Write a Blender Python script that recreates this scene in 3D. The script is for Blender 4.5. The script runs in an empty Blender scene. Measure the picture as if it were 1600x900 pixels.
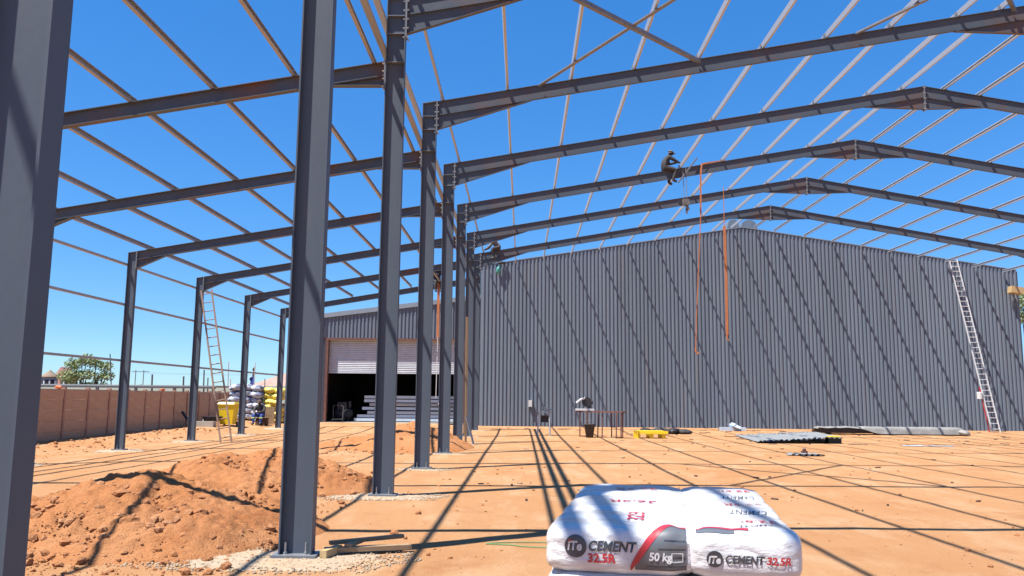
import bpy, math, random
from mathutils import Vector, Matrix, noise

random.seed(7)
SC = bpy.context.scene
COL = SC.collection

# ------------------------------------------------------------------ camera
CAM = Vector((2.3356, -8.1309, 1.5547))
YAW, PITCH, ROLL, FPX = 0.0136, 0.1330, 0.0092, 1284.19
def cam_dir(X, Y, d):
    c, s = math.cos(ROLL), math.sin(ROLL); x = c*X - s*Y; u = s*X + c*Y
    c, s = math.cos(PITCH), math.sin(PITCH); y = c*d - s*u; z = s*d + c*u
    c, s = math.cos(YAW), math.sin(YAW); return Vector((c*x - s*y, s*x + c*y, z))
cd = bpy.data.cameras.new('camera'); cam = bpy.data.objects.new('camera', cd); COL.objects.link(cam)
cd.sensor_width = 36; cd.lens = 36*FPX/1600; cd.clip_start = .05; cd.clip_end = 6000
r_, u_, f_ = cam_dir(1,0,0), cam_dir(0,1,0), cam_dir(0,0,1)
cam.matrix_world = Matrix(((r_.x,u_.x,-f_.x,CAM.x),(r_.y,u_.y,-f_.y,CAM.y),(r_.z,u_.z,-f_.z,CAM.z),(0,0,0,1)))
SC.camera = cam

# ------------------------------------------------------------------ sky, sun, exposure
SUN = Vector((-.41, -.26, 1)).normalized()          # towards the sun
elev = math.asin(SUN.z); azim = math.atan2(SUN.x, SUN.y)
W = bpy.data.worlds.new('World'); SC.world = W; W.use_nodes = True
nt = W.node_tree; bg = nt.nodes['Background']
sky = nt.nodes.new('ShaderNodeTexSky'); sky.sky_type = 'NISHITA'; sky.sun_disc = False
sky.sun_elevation = elev; sky.sun_rotation = azim; sky.altitude = 1400; sky.air_density = 1.0; sky.dust_density = 0; sky.ozone_density = 3
hs = nt.nodes.new('ShaderNodeHueSaturation'); hs.inputs['Saturation'].default_value = 1.8
gm = nt.nodes.new('ShaderNodeGamma'); gm.inputs[1].default_value = .54
mx = nt.nodes.new('ShaderNodeMix'); mx.data_type = 'RGBA'; mx.blend_type = 'MULTIPLY'; mx.inputs[0].default_value = 1; mx.inputs[7].default_value = (.66,.93,1.24,1)
nt.links.new(sky.outputs[0], gm.inputs[0]); nt.links.new(gm.outputs[0], hs.inputs['Color']); nt.links.new(hs.outputs[0], mx.inputs[6]); nt.links.new(mx.outputs[2], bg.inputs[0]); bg.inputs[1].default_value = .15
sd = bpy.data.lights.new('sun', 'SUN'); sd.energy = 5.0; sd.angle = math.radians(.53); sd.color = (1, .96, .90)
so = bpy.data.objects.new('sun', sd); COL.objects.link(so); so.rotation_euler = SUN.to_track_quat('Z', 'Y').to_euler(); so.location = (0, 0, 40)
vs = SC.view_settings; vs.view_transform = 'Standard'; vs.look = 'None'; vs.exposure = 1.1; vs.gamma = 1; vs.use_curve_mapping = False

# ------------------------------------------------------------------ helpers
def lerp(a, b, t): return a + (b-a)*t
def ss(a, b, x):
    t = max(0., min(1., (x-a)/(b-a))); return t*t*(3-2*t)
ORD = ['first','second','third','fourth','fifth','sixth','seventh','eighth','ninth','tenth','eleventh','twelfth','thirteenth','fourteenth','fifteenth','sixteenth','seventeenth','eighteenth','nineteenth','twentieth','twenty-first','twenty-second']

class MB:
    def __init__(s): s.v = []; s.f = []; s.m = []
    def add(s, vs_, fs, mi=0):
        o = len(s.v); s.v += [Vector(p) for p in vs_]; s.f += [tuple(i+o for i in f) for f in fs]; s.m += [mi]*len(fs); return s
    def box(s, c, d, R=None, mi=0):
        c = Vector(c); d = [k/2 for k in d]
        P = [Vector((x*d[0], y*d[1], z*d[2])) for x in (-1,1) for y in (-1,1) for z in (-1,1)]
        if R is not None: P = [R @ p for p in P]
        return s.add([c+p for p in P], [(0,1,3,2),(4,6,7,5),(0,4,5,1),(2,3,7,6),(0,2,6,4),(1,5,7,3)], mi)
    def bb(s, x0, x1, y0, y1, z0, z1, mi=0): return s.box(((x0+x1)/2,(y0+y1)/2,(z0+z1)/2),(x1-x0,y1-y0,z1-z0),None,mi)
    def loft(s, A, B, mi=0, caps=True):
        n = len(A); fs = [(i,(i+1)%n,n+(i+1)%n,n+i) for i in range(n)]
        if caps: fs += [tuple(range(n-1,-1,-1)), tuple(range(n,2*n))]
        return s.add(list(A)+list(B), fs, mi)
    def tube(s, path, r, n=8, mi=0, caps=True):
        path = [Vector(p) for p in path]; rs = r if isinstance(r,(list,tuple)) else [r]*len(path); rings = []
        for i,p in enumerate(path):
            t = (path[min(i+1,len(path)-1)]-path[max(i-1,0)]).normalized()
            a = t.orthogonal().normalized() if i == 0 else (a - t*a.dot(t)).normalized()
            b = t.cross(a); rings.append([p+(a*math.cos(k*2*math.pi/n)+b*math.sin(k*2*math.pi/n))*rs[i] for k in range(n)])
        vs_ = [q for R in rings for q in R]; fs = []
        for i in range(len(path)-1):
            for k in range(n): fs.append((i*n+k,i*n+(k+1)%n,(i+1)*n+(k+1)%n,(i+1)*n+k))
        if caps: fs += [tuple(range(n-1,-1,-1)), tuple(range((len(path)-1)*n,len(path)*n))]
        return s.add(vs_, fs, mi)
    def bar(s, a, b, w, h, mi=0, up=(0,0,1)):
        a = Vector(a); b = Vector(b); t = (b-a).normalized(); u = Vector(up); x = t.cross(u)
        if x.length < 1e-4: x = t.orthogonal()
        x.normalize(); y = x.cross(t); q = [x*(i*w/2)+y*(j*h/2) for i,j in ((-1,-1),(1,-1),(1,1),(-1,1))]
        return s.loft([a+k for k in q],[b+k for k in q],mi)
    def lathe(s, c, prof, n=24, mi=0, caps=True):
        c = Vector(c); vs_ = []; fs = []
        for r,z in prof: vs_ += [c+Vector((r*math.cos(k*2*math.pi/n), r*math.sin(k*2*math.pi/n), z)) for k in range(n)]
        for i in range(len(prof)-1):
            for k in range(n): fs.append((i*n+k,i*n+(k+1)%n,(i+1)*n+(k+1)%n,(i+1)*n+k))
        if caps: fs += [tuple(range(n-1,-1,-1)), tuple(range((len(prof)-1)*n,len(prof)*n))]
        return s.add(vs_, fs, mi)
    def blob(s, c, r, sc=(1,1,1), rough=.25, mi=0, rnd=random, fine=False):
        t = (1+5**.5)/2
        P = [Vector(p).normalized() for p in ((-1,t,0),(1,t,0),(-1,-t,0),(1,-t,0),(0,-1,t),(0,1,t),(0,-1,-t),(0,1,-t),(t,0,-1),(t,0,1),(-t,0,-1),(-t,0,1))]
        F = [(0,11,5),(0,5,1),(0,1,7),(0,7,10),(0,10,11),(1,5,9),(5,11,4),(11,10,2),(10,7,6),(7,1,8),(3,9,4),(3,4,2),(3,2,6),(3,6,8),(3,8,9),(4,9,5),(2,4,11),(6,2,10),(8,6,7),(9,8,1)]
        if fine:
            mid = {}
            def m(a,b):
                k = (min(a,b),max(a,b))
                if k not in mid: mid[k] = len(P); P.append((P[a]+P[b]).normalized())
                return mid[k]
            F2 = []
            for a,b,c_ in F:
                x,y,z = m(a,b),m(b,c_),m(c_,a); F2 += [(a,x,z),(b,y,x),(c_,z,y),(x,y,z)]
            F = F2
        Q = Matrix.Rotation(rnd.uniform(0,6.28),3,'Z') @ Matrix.Rotation(rnd.uniform(-.5,.5),3,'X')
        return s.add([Vector(c)+Q@Vector((p.x*sc[0],p.y*sc[1],p.z*sc[2]))*r*(1+rnd.uniform(-rough,rough)) for p in P], F, mi)

LOC = {}
def mesh_of(name, mb, mats, off=None, smooth=False):
    me = bpy.data.meshes.new(name); o = off or Vector((0,0,0))
    me.from_pydata([p-o for p in mb.v], [], mb.f)
    for m in (mats if isinstance(mats,(list,tuple)) else [mats]): me.materials.append(m)
    if any(mb.m): me.polygons.foreach_set('material_index', mb.m)
    if smooth: me.polygons.foreach_set('use_smooth', [True]*len(me.polygons))
    me.update(); return me
def link(name, data, parent=None):
    o = bpy.data.objects.new(name, data); COL.objects.link(o)
    if parent is not None: o.parent = parent; LOC[o] = LOC.get(parent, Vector())
    return o
def tag(o, label, cat, group=None):
    o['label'] = label; o['category'] = cat; o['kind'] = 'thing'
    if group: o['group'] = group
    return o
def thing(name, label, cat, loc, group=None, rotz=0):
    o = link(name, None); o.location = loc; o.rotation_euler = (0,0,rotz); o.empty_display_size = .1; LOC[o] = Vector(loc); return tag(o, label, cat, group)
def part(name, mb, mats, parent, smooth=False, local=False):
    off = None if local else LOC[parent]
    o = link(name, mesh_of(name, mb, mats, off, smooth), parent)
    if name.endswith('_row'): o['kind'] = 'stuff'
    return o
def solo(name, mb, mats, label, cat, loc, group=None, smooth=False):
    o = link(name, mesh_of(name, mb, mats, Vector(loc), smooth)); o.location = loc; return tag(o, label, cat, group)
def struct(name, mb, mats, kind='structure', smooth=False):
    o = link(name, mesh_of(name, mb, mats, None, smooth)); o['kind'] = kind; return o
def copy_part(src, parent, loc):
    c = src.copy(); COL.objects.link(c); c.parent = parent; c.location = loc; LOC[c] = LOC.get(parent, Vector()); return c

# ------------------------------------------------------------------ materials
def mat(name, col, rough=.6, metal=0., col2=None, scale=4., lo=.35, hi=.65, bump=0., bscale=40., col3=None, s3=1.2, lo3=.55, hi3=.7, coat=0., spec=.5, detail=6, stretch=None, K=.7):
    col, col2, col3 = [tuple(v*K for v in c) if c else None for c in (col, col2, col3)]
    m = bpy.data.materials.new(name); m.use_nodes = True; t = m.node_tree; N = t.nodes; L = t.links
    b = N['Principled BSDF']; b.inputs['Roughness'].default_value = rough; b.inputs['Metallic'].default_value = metal
    b.inputs['Specular IOR Level'].default_value = spec; b.inputs['Coat Weight'].default_value = coat; b.inputs['Coat Roughness'].default_value = .12
    b.inputs['Base Color'].default_value = (*col, 1)
    tc = N.new('ShaderNodeTexCoord'); src = tc.outputs['Object']
    if stretch:
        mp = N.new('ShaderNodeMapping'); mp.inputs['Scale'].default_value = stretch; L.new(src, mp.inputs[0]); src = mp.outputs[0]
    def nz(sc_, d=detail):
        n = N.new('ShaderNodeTexNoise'); n.inputs['Scale'].default_value = sc_; n.inputs['Detail'].default_value = d; n.inputs['Roughness'].default_value = .62; L.new(src, n.inputs['Vector']); return n.outputs['Fac']
    def ramp(fac, a, b_):
        r = N.new('ShaderNodeMapRange'); r.inputs['From Min'].default_value = a; r.inputs['From Max'].default_value = b_; L.new(fac, r.inputs['Value']); return r.outputs[0]
    def mix(f, a, c2):
        x = N.new('ShaderNodeMix'); x.data_type = 'RGBA'; L.new(f, x.inputs[0])
        if isinstance(a, tuple): x.inputs[6].default_value = (*a, 1)
        else: L.new(a, x.inputs[6])
        x.inputs[7].default_value = (*c2, 1); return x.outputs[2]
    cur = col
    if col2: cur = mix(ramp(nz(scale), lo, hi), cur, col2)
    if col3: cur = mix(ramp(nz(s3), lo3, hi3), cur, col3)
    if cur is not col: L.new(cur, b.inputs['Base Color'])
    if bump:
        bp = N.new('ShaderNodeBump'); bp.inputs['Strength'].default_value = bump; bp.inputs['Distance'].default_value = .02; L.new(nz(bscale), bp.inputs['Height']); L.new(bp.outputs[0], b.inputs['Normal'])
    return m
M = {}
M['steel'] = mat('steel_paint', (.112,.142,.185), .5, .0, spec=.25, col2=(.135,.165,.208), scale=2.2, lo=.3, hi=.7, bump=.06, bscale=30, col3=(.20,.17,.15), s3=2.3, lo3=.58, hi3=.78, K=.62, stretch=(1,1,.45))
M['rafter'] = mat('rafter_paint', (.112,.136,.17), .5, .0, spec=.25, col2=(.14,.162,.195), scale=2.2, lo=.3, hi=.7, bump=.06, bscale=30, col3=(.24,.125,.08), s3=.7, lo3=.52, hi3=.75, K=.58)
M['plate'] = mat('plate_steel', (.19,.21,.24), .45, .1, (.25,.26,.28), 8)
M['bolt'] = mat('zinc_bolt', (.55,.55,.56), .35, .7)
M['galv'] = mat('galvanised_steel', (.64,.70,.77), .5, .15, K=.62)
M['galv2'] = mat('galvanised_girt', (.52,.54,.56), .5, .15, K=.62)
CLAD = []
for q, kk in enumerate((.60,.64,.575,.62)):
    CLAD.append(mat('grey_cladding_%s' % 'abcd'[q], (.205,.255,.32), .55, .0, spec=.25, col2=(.24,.287,.35), scale=1.2, bump=.03, bscale=6, stretch=(2.5,2.5,.2), col3=(.30,.28,.27), s3=.9, lo3=.56, hi3=.85, K=kk))
M['clad'] = CLAD[0]
M['trim'] = mat('trim_flashing', (.30,.345,.39), .4, .15, (.34,.38,.42), 2)
M['oxide'] = mat('red_oxide_primer', (.15,.062,.047), .6, .0, (.21,.095,.07), 6)
M['shutter'] = mat('shutter_slats', (.66,.70,.76), .45, .05, (.58,.61,.66), 3, K=.74)
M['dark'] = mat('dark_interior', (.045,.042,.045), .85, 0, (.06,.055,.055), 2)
M['concrete'] = mat('concrete', (.42,.38,.33), .9, 0, (.52,.47,.41), 5, bump=.3, bscale=50)
M['grout'] = mat('grout', (.60,.55,.47), .9, 0, (.50,.43,.35), 9, bump=.4, bscale=60)
M['wallpanel'] = mat('precast_panel', (.34,.210,.135), .9, 0, (.42,.268,.18), 2.5, bump=.35, bscale=30, col3=(.27,.155,.115), s3=1.5, lo3=.5, hi3=.75, stretch=(1,.6,1.8), K=1.15)
M['wallpost'] = mat('precast_post', (.30,.17,.12), .9, 0, (.36,.205,.15), 4, bump=.3, bscale=30, K=1.05)
M['wood'] = mat('weathered_timber', (.44,.30,.17), .75, 0, (.34,.22,.12), 12, bump=.2, bscale=40, stretch=(1,1,5))
M['pinewood'] = mat('pale_pine', (.62,.45,.22), .7, 0, (.52,.35,.16), 14, bump=.15)
M['ladwood'] = mat('ladder_timber', (.30,.19,.13), .7, 0, (.40,.28,.20), 9)
M['alu'] = mat('aluminium', (.86,.86,.87), .45, .1, (.78,.78,.79), 10, K=.68)
M['orange'] = mat('orange_webbing', (.62,.22,.075), .75, 0, (.50,.17,.06), 3)
M['yellow'] = mat('yellow_plastic', (.85,.62,.015), .4, 0, (.80,.56,.02), 6, K=.95)
M['black'] = mat('black_plastic', (.022,.022,.025), .5, 0, (.035,.035,.04), 6)
M['rope'] = mat('grey_rope', (.25,.23,.22), .8)
M['white'] = mat('white_paint', (.74,.74,.72), .5)
M['redpaint'] = mat('red_paint', (.50,.03,.03), .45)
M['cord'] = mat('green_cord', (.12,.32,.12), .7)
M['tarp'] = mat('grey_tarpaulin', (.36,.35,.325), .6, 0, (.25,.245,.235), 3, bump=.5, bscale=7)
M['sheetmetal'] = mat('roof_sheet', (.34,.36,.37), .4, .2, (.42,.43,.43), 2, K=.85)
M['filmblue'] = mat('pale_blue_film', (.55,.68,.82), .25, 0, (.70,.78,.86), 5, bump=.4, bscale=9)
M['skin'] = mat('skin', (.105,.052,.033), .55)
M['navy'] = mat('navy_overall', (.016,.02,.042), .85, 0, (.03,.035,.06), 9)
M['charcoal'] = mat('charcoal_cloth', (.035,.032,.034), .85, 0, (.07,.065,.065), 7)
M['greycloth'] = mat('grey_cloth', (.30,.28,.27), .85, 0, (.10,.095,.095), 6)
M['blue'] = mat('blue_workwear', (.02,.06,.28), .8, 0, (.03,.08,.34), 9)
M['whitecloth'] = mat('white_cloth', (.72,.72,.74), .85)
M['hivis'] = mat('reflective_band', (.70,.85,.30), .4)
M['cloth_brown'] = mat('brown_cloth', (.09,.05,.035), .85, 0, (.13,.075,.05), 8)
M['teal'] = mat('teal_cloth', (.10,.42,.40), .7)
M['bark'] = mat('bark', (.20,.16,.12), .9, 0, (.12,.09,.07), 8)
M['leaf'] = mat('leaf', (.16,.22,.08), .6, 0, (.27,.33,.14), 1.1, lo=.4, hi=.6, K=.95)
M['thatch'] = mat('thatch', (.36,.27,.19), .95, 0, (.27,.20,.14), 12)
M['hutwall'] = mat('hut_wall', (.40,.44,.50), .8, 0, (.33,.37,.43), 2)
M['palegreen'] = mat('pale_green_wall', (.50,.60,.50), .8)
M['rooftile'] = mat('red_tile_roof', (.42,.24,.18), .8, 0, (.50,.33,.27), 1.2)
M['distantgrey'] = mat('distant_grey', (.45,.47,.48), .8)
M['pole'] = mat('dark_pole', (.10,.10,.11), .7)
M['orangeplastic'] = mat('orange_plastic', (.75,.16,.03), .5)
M['pink'] = mat('pink_plaster', (.62,.33,.28), .8)
M['redbit'] = mat('print_red', (.60,.035,.05), .45, coat=.3)
M['print'] = mat('print_charcoal', (.055,.06,.075), .45, coat=.5)
M['printgrey'] = mat('print_grey', (.15,.16,.175), .45, coat=.5)
M['printwhite'] = mat('print_white', (.80,.80,.80), .45, coat=.5)
M['bagwhite'] = mat('cement_bag', (.90,.90,.905), .42, 0, (.82,.82,.83), 7, bump=.5, bscale=14, coat=.7, col3=(.78,.64,.50), s3=3.5, lo3=.60, hi3=.80, stretch=(1,2.4,2.2))
M['bagpile'] = mat('bulk_bag', (.62,.63,.67), .6, 0, (.10,.12,.21), 3.2, lo=.46, hi=.56, bump=.4, bscale=9)
M['bagyellow'] = mat('yellow_bag', (.85,.62,.03), .5, 0, (.90,.74,.22), 4, bump=.4, bscale=9)

def soil(name, a, b, c, dark, bstr, fine=70):
    m = bpy.data.materials.new(name); m.use_nodes = True; t = m.node_tree; N = t.nodes; L = t.links; B = N['Principled BSDF']
    B.inputs['Roughness'].default_value = .95; B.inputs['Specular IOR Level'].default_value = .15
    tc = N.new('ShaderNodeTexCoord'); src = tc.outputs['Object']
    def nz(s, d=8, r=.6, st=None):
        n = N.new('ShaderNodeTexNoise'); n.inputs['Scale'].default_value = s; n.inputs['Detail'].default_value = d; n.inputs['Roughness'].default_value = r
        if st:
            mp = N.new('ShaderNodeMapping'); mp.inputs['Scale'].default_value = st; L.new(src, mp.inputs[0]); L.new(mp.outputs[0], n.inputs['Vector'])
        else: L.new(src, n.inputs['Vector'])
        return n.outputs['Fac']
    def mr(f, lo, hi):
        r = N.new('ShaderNodeMapRange'); r.inputs['From Min'].default_value = lo; r.inputs['From Max'].default_value = hi; L.new(f, r.inputs['Value']); return r.outputs[0]
    def mix(f, p, q):
        x = N.new('ShaderNodeMix'); x.data_type = 'RGBA'; L.new(f, x.inputs[0])
        for k, s in ((6, p), (7, q)):
            if isinstance(s, tuple): x.inputs[k].default_value = (*s, 1)
            else: L.new(s, x.inputs[k])
        return x.outputs[2]
    cur = mix(mr(nz(.35), .35, .65), a, b)
    cur = mix(mr(nz(1.6, 8, .65, (1,.35,1)), .5, .75), cur, c)
    cur = mix(mr(nz(.9, 9, .72), .53, .80), cur, dark)
    cur = mix(mr(nz(fine, 3, .7), .53, .74), cur, dark)
    cur = mix(mr(nz(fine*.55, 4, .7), .66, .80), cur, (.44,.30,.185))
    L.new(cur, B.inputs['Base Color'])
    bp = N.new('ShaderNodeBump'); bp.inputs['Strength'].default_value = bstr; bp.inputs['Distance'].default_value = .03
    ad = N.new('ShaderNodeMath'); ad.operation = 'ADD'; L.new(nz(9, 10, .7), ad.inputs[0]); L.new(nz(fine, 4, .7), ad.inputs[1]); L.new(ad.outputs[0], bp.inputs['Height']); L.new(bp.outputs[0], B.inputs['Normal'])
    return m
M['ground'] = soil('sandy_ground', (.390,.194,.084), (.43,.235,.112), (.49,.315,.182), (.30,.128,.050), .8)
M['mound'] = soil('loose_red_soil', (.385,.156,.058), (.41,.180,.072), (.44,.215,.10), (.25,.088,.032), 1., 45)
M['clod'] = soil('clod_soil', (.34,.145,.058), (.39,.185,.088), (.45,.26,.145), (.235,.09,.035), .8, 45)
M['gravel'] = mat('crushed_lime_gravel', (.60,.47,.33), .95, 0, (.46,.33,.21), 30, bump=.9, bscale=60, col3=(.62,.40,.22), s3=1.6, lo3=.5, hi3=.75)

# ------------------------------------------------------------------ ground
def gh(x, y):
    z = .10*ss(26,34,y) + .09*ss(-.5,-3,x)*ss(28,35,y) + .16*ss(-9.7,-11.6,x)*ss(4,12,y)
    z += .016*noise.noise(Vector((x*.45, y*.45, 1.7))) + .006*noise.noise(Vector((x*2.1, y*2.1, 5)))
    if -9.9 > x > -13: z += .03*noise.noise(Vector((x*3, y*3, 2)))
    return z
def axis(segs):
    out = [segs[0][0]]
    for a, b, st in segs:
        n = max(1, round((b-a)/st)); out += [a+(b-a)*(i+1)/n for i in range(n)]
    return out
gx_ = axis([(-2500,-400,700),(-400,-60,85),(-60,-14,8),(-14,-6,.4),(-6,9,.16),(9,32,.6),(32,60,7),(60,400,85),(400,2500,700)])
gy_ = axis([(-300,-40,65),(-40,-10,6),(-10,-3,.5),(-3,9,.14),(9,22,.28),(22,40,.6),(40,70,6),(70,400,60),(400,3500,620)])
g = MB(); nx = len(gx_)
for y in gy_:
    for x in gx_: g.v.append(Vector((x, y, gh(x,y) if (-14 < x < 33 and -10 < y < 40) else gh(max(-14,min(33,x)), max(-10,min(40,y)))*.6 - .02)))
for j in range(len(gy_)-1):
    for i in range(nx-1): g.f.append((j*nx+i, j*nx+i+1, (j+1)*nx+i+1, (j+1)*nx+i))
struct('ground', g, M['ground'], smooth=True)

# ------------------------------------------------------------------ steel frame
BW = .15; DC = .32
FY = [-9.84, -4.84, 0, 5, 10, 15, 20, 25, 30]
SL = .1745
def zt(x): return 8.255 + SL*(x if x <= 14 else 28-x)
def zl(x): return 7.14 + .171*x
def iprof(h0, h1, b, tf=.013, tw=.009):
    return [(h0,-b/2),(h0,b/2),(h0+tf,b/2),(h0+tf,tw/2),(h1-tf,tw/2),(h1-tf,b/2),(h1,b/2),(h1,-b/2),(h1-tf,-b/2),(h1-tf,-tw/2),(h0+tf,-tw/2),(h0+tf,-b/2)]
def beam(mb, x0, x1, yc, top, h0, h1, b, tf=.013):
    A = [Vector((x0, yc+q, top(x0)-p)) for p,q in iprof(h0 if not callable(h0) else h0(x0), h1 if not callable(h1) else h1(x0), b, tf)]
    B = [Vector((x1, yc+q, top(x1)-p)) for p,q in iprof(h0 if not callable(h0) else h0(x1), h1 if not callable(h1) else h1(x1), b, tf)]
    mb.loft(A, B)
def bolts(mb, pts, ax, r=.016, l=.03):
    ax = Vector(ax)
    for p in pts: mb.tube([Vector(p), Vector(p)+ax*l], r, 6)

POSW = ['nearest','second nearest','third nearest','fourth nearest','fifth nearest','sixth nearest','seventh nearest','farthest']
def column(kind, i, x0, depth, b, y, toph, label, group, stiff=None):
    t = thing('steel_column', label, 'column', (x0+depth/2, y+b/2, 0), group)
    mb = MB(); pr = iprof(0, depth, b, .015, .010); yc = y+b/2
    A = [Vector((x0+p, yc+q, .045)) for p,q in pr]; B = [Vector((x0+p, yc+q, toph(x0+p)-.012)) for p,q in pr]; mb.loft(A, B)
    part('shaft', mb, M['steel'], t)
    part('base_plate', MB().bb(x0-.055, x0+depth+.055, y-.06, y+b+.06, .02, .045), M['plate'], t)
    part('grout_pad', MB().bb(x0-.08, x0+depth+.08, y-.09, y+b+.09, -.08, .0195), M['grout'], t)
    for sx, sy in ((.06,.035),(.06,b-.035),(depth-.06,.035),(depth-.06,b-.035)):
        bm = MB(); p = Vector((x0+sx, y+sy, .045)); bm.tube([p, p+Vector((0,0,.11))], .011, 6); bm.tube([p, p+Vector((0,0,.022))], .021, 6)
        part('anchor_bolt', bm, M['bolt'], t)
    A = [(x0-.004, yc-b/2-.004, toph(x0)-.012),(x0+depth+.004, yc-b/2-.004, toph(x0+depth)-.012),(x0+depth+.004, yc+b/2+.004, toph(x0+depth)-.012),(x0-.004, yc+b/2+.004, toph(x0)-.012)]
    part('cap_plate', MB().loft([Vector(p) for p in A], [Vector(p)+Vector((0,0,.012)) for p in A]), M['plate'], t)
    if stiff:
        for z in stiff:
            part('stiffener', MB().bb(x0+.016, x0+depth-.016, y+.004, yc-.006, z, z+.012), M['plate'], t)
    return t
lab_main = ['tall grey steel column standing just behind the camera', 'huge foreground grey steel column cut off by the left photo edge',
 'tall grey steel column on white gravel with timber offcuts at its foot',
 'tall grey steel column third from the camera, base plate on lime patch']
for i, y in enumerate(FY):
    lab = lab_main[i] if i < 4 else 'tall grey steel column, %s from the camera in the middle row' % ORD[i-1]
    column('main', i, 0, DC, BW, y, zt, lab, 'tall columns of the middle row', (zt(.16)-.34, zt(.16)-.66, zl(0)-.02))
    lab = 'short grey steel column, %s from the camera in the outer row by the wall' % ORD[i]
    if i == 6: lab = 'short grey steel outer column with the wooden ladder leaning at its top'
    column('outer', i, -9.015, .24, .13, y, lambda x: zl(x)+.0, lab, 'short columns of the outer row', None)
    column('right', i, 28-DC, DC, BW, y, zt, 'tall grey steel column at the far right eave, %s from the camera' % ORD[i], 'tall columns of the right row', None)

PX = [.46, 1.95, 3.42, 4.88, 6.37, 7.85, 9.33, 10.83, 12.39, 13.40]
PXR = [28-x for x in PX[::-1]]
HR, BR = .33, .088
lab_r = ['unseen', 'main roof rafter over the cement bags, just above the picture']
for i, y in enumerate(FY):
    yc = y+BW/2
    lab = 'long pitched grey roof rafter of the main hall, %s from the camera' % ORD[i]
    if i == 6: lab = 'long pitched grey roof rafter with the worker and orange strap on it'
    t = thing('roof_rafter', lab, 'rafter', (14, yc, zt(14)), 'pitched rafters of the main hall')
    for sgn in (0, 1):
        f = (lambda x: x) if sgn == 0 else (lambda x: 28-x)
        e0 = DC+.022
        mb = MB(); beam(mb, f(e0), f(13.985), yc, zt, 0, HR, BR); part('rafter_beam', mb, M['rafter'], t)
        mb = MB(); hd = lambda x, f=f: HR+.003+.34*max(.03, 1-(abs(x-f(e0)))/2.2)
        beam(mb, f(e0), f(e0+2.15), yc, zt, lambda x: HR+.001, hd, BR, .011); part('eaves_haunch', mb, M['rafter'], t)
        mb = MB(); hd = lambda x: HR+.003+.37*max(.03, 1-abs(14-x)/1.75)
        beam(mb, f(13.985), f(12.28), yc, zt, lambda x: HR+.001, hd, BR, .011); part('apex_haunch', mb, M['rafter'], t)
        mb = MB(); x = f(DC+.011); mb.box((x, yc, zt(x)-.36), (.020, BW, .76)); p = part('end_plate', mb, M['plate'], t)
        bm = MB(); bolts(bm, [(f(DC+.0215), yc+sy, zt(0)-.05-k*.16) for k in range(5) for sy in (-.062,.062)], (1-2*sgn,0,0)); bolts(bm, [(f(DC-.016), yc+sy, zt(0)-.05-k*.16) for k in range(5) for sy in (-.05,.05)], (2*sgn-1,0,0)); part('bolt_row', bm, M['bolt'], p)
        mb = MB(); x = f(14-.0065); mb.box((x, yc, zt(14)-.36), (.012, BW, .76)); p = part('apex_plate', mb, M['plate'], t)
        bm = MB(); bolts(bm, [(f(14-.013), yc+sy, zt(14)-.06-k*.16) for k in range(5) for sy in (-.06,.06)], (2*sgn-1,0,0)); part('bolt_row', bm, M['bolt'], p)
        cm = MB()
        for x in (PX if sgn == 0 else PXR):
            s = .062 if sgn else -.062
            cm.bb(x+s-.004, x+s+.004, yc-.04, yc+.04, zt(x)-.004, zt(x)+.11)
        part('cleat_row', cm, M['plate'], t)
    # lean-to rafter
    lab = 'grey lean-to rafter sloping down left from the %s tall column' % ORD[i]
    t = thing('lean_to_rafter', lab, 'rafter', (-4.5, yc, zl(-4.5)), 'lean-to rafters on the left')
    b2 = .125
    mb = MB(); beam(mb, -.022, -8.795+.042, yc-.01, zl, 0, .25, b2); part('rafter_beam', mb, M['rafter'], t)
    mb = MB(); beam(mb, -.022, -1.0, yc-.01, zl, lambda x: .251, lambda x: .256+.17*max(.02,1-abs(x)/1.0), b2-.005, .010); part('haunch', mb, M['rafter'], t)
    mb = MB(); beam(mb, -8.753, -7.9, yc-.01, zl, lambda x: .251, lambda x: .256+.24*max(.02,1-abs(x+8.753)/.85), b2-.005, .010); part('haunch', mb, M['rafter'], t)
    p = part('end_plate', MB().box((-.011, yc, zl(0)-.23), (.020, BW, .50)), M['plate'], t)
    bm = MB(); bolts(bm, [(-.0215, yc+sy, zl(0)-.05-k*.13) for k in range(4) for sy in (-.066,.066)], (-1,0,0)); part('bolt_row', bm, M['bolt'], p)
    part('end_plate', MB().box((-8.764, yc-.01, zl(-8.76)-.25), (.020, .14, .50)), M['plate'], t)

# purlins and girts ------------------------------------------------
def cprof(h=.120, w=.052, lip=.016, t=.0035):
    return [(0,0),(w,0),(w,lip),(w-t,lip),(w-t,t),(t,t),(t,h-t),(w-t,h-t),(w-t,h-lip),(w,h-lip),(w,h),(0,h)]
def purlin(name, label, group, x, top, slope, ups, y0, y1, m, mat_, h=.120, w=.052):
    c = 1/math.hypot(1, slope); s_ = Vector((ups*c, 0, abs(slope)*c)); n_ = Vector((-ups*abs(slope)*c, 0, c))
    o = Vector((x-ups*w/2, 0, top(x-ups*w/2)+.004)); mb = MB()
    sag = random.uniform(-.004,.004); ys = [y0]+[q+.075 for q in FY if y0 < q < y1-.5]+[y1]
    A = [o+s_*p+n_*q for p,q in cprof(h, w)]
    for k in range(len(ys)-1):
        mb.loft([a+Vector((0,ys[k],0)) for a in A], [a+Vector((0,ys[k+1]-.004 if k < len(ys)-2 else ys[k+1],0)) for a in A])
    return solo(name, mb, mat_, label, 'purlin', (x, (y0+y1)/2, top(x)), group)
for k, x in enumerate(PX):
    purlin('roof_purlin', 'galvanised roof purlin on the left slope of the main hall, %s up from the eave' % ORD[k], 'purlins on the left slope of the main hall', x, zt, SL, 1, -10.1, 34.93, 0, M['galv'])
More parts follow.
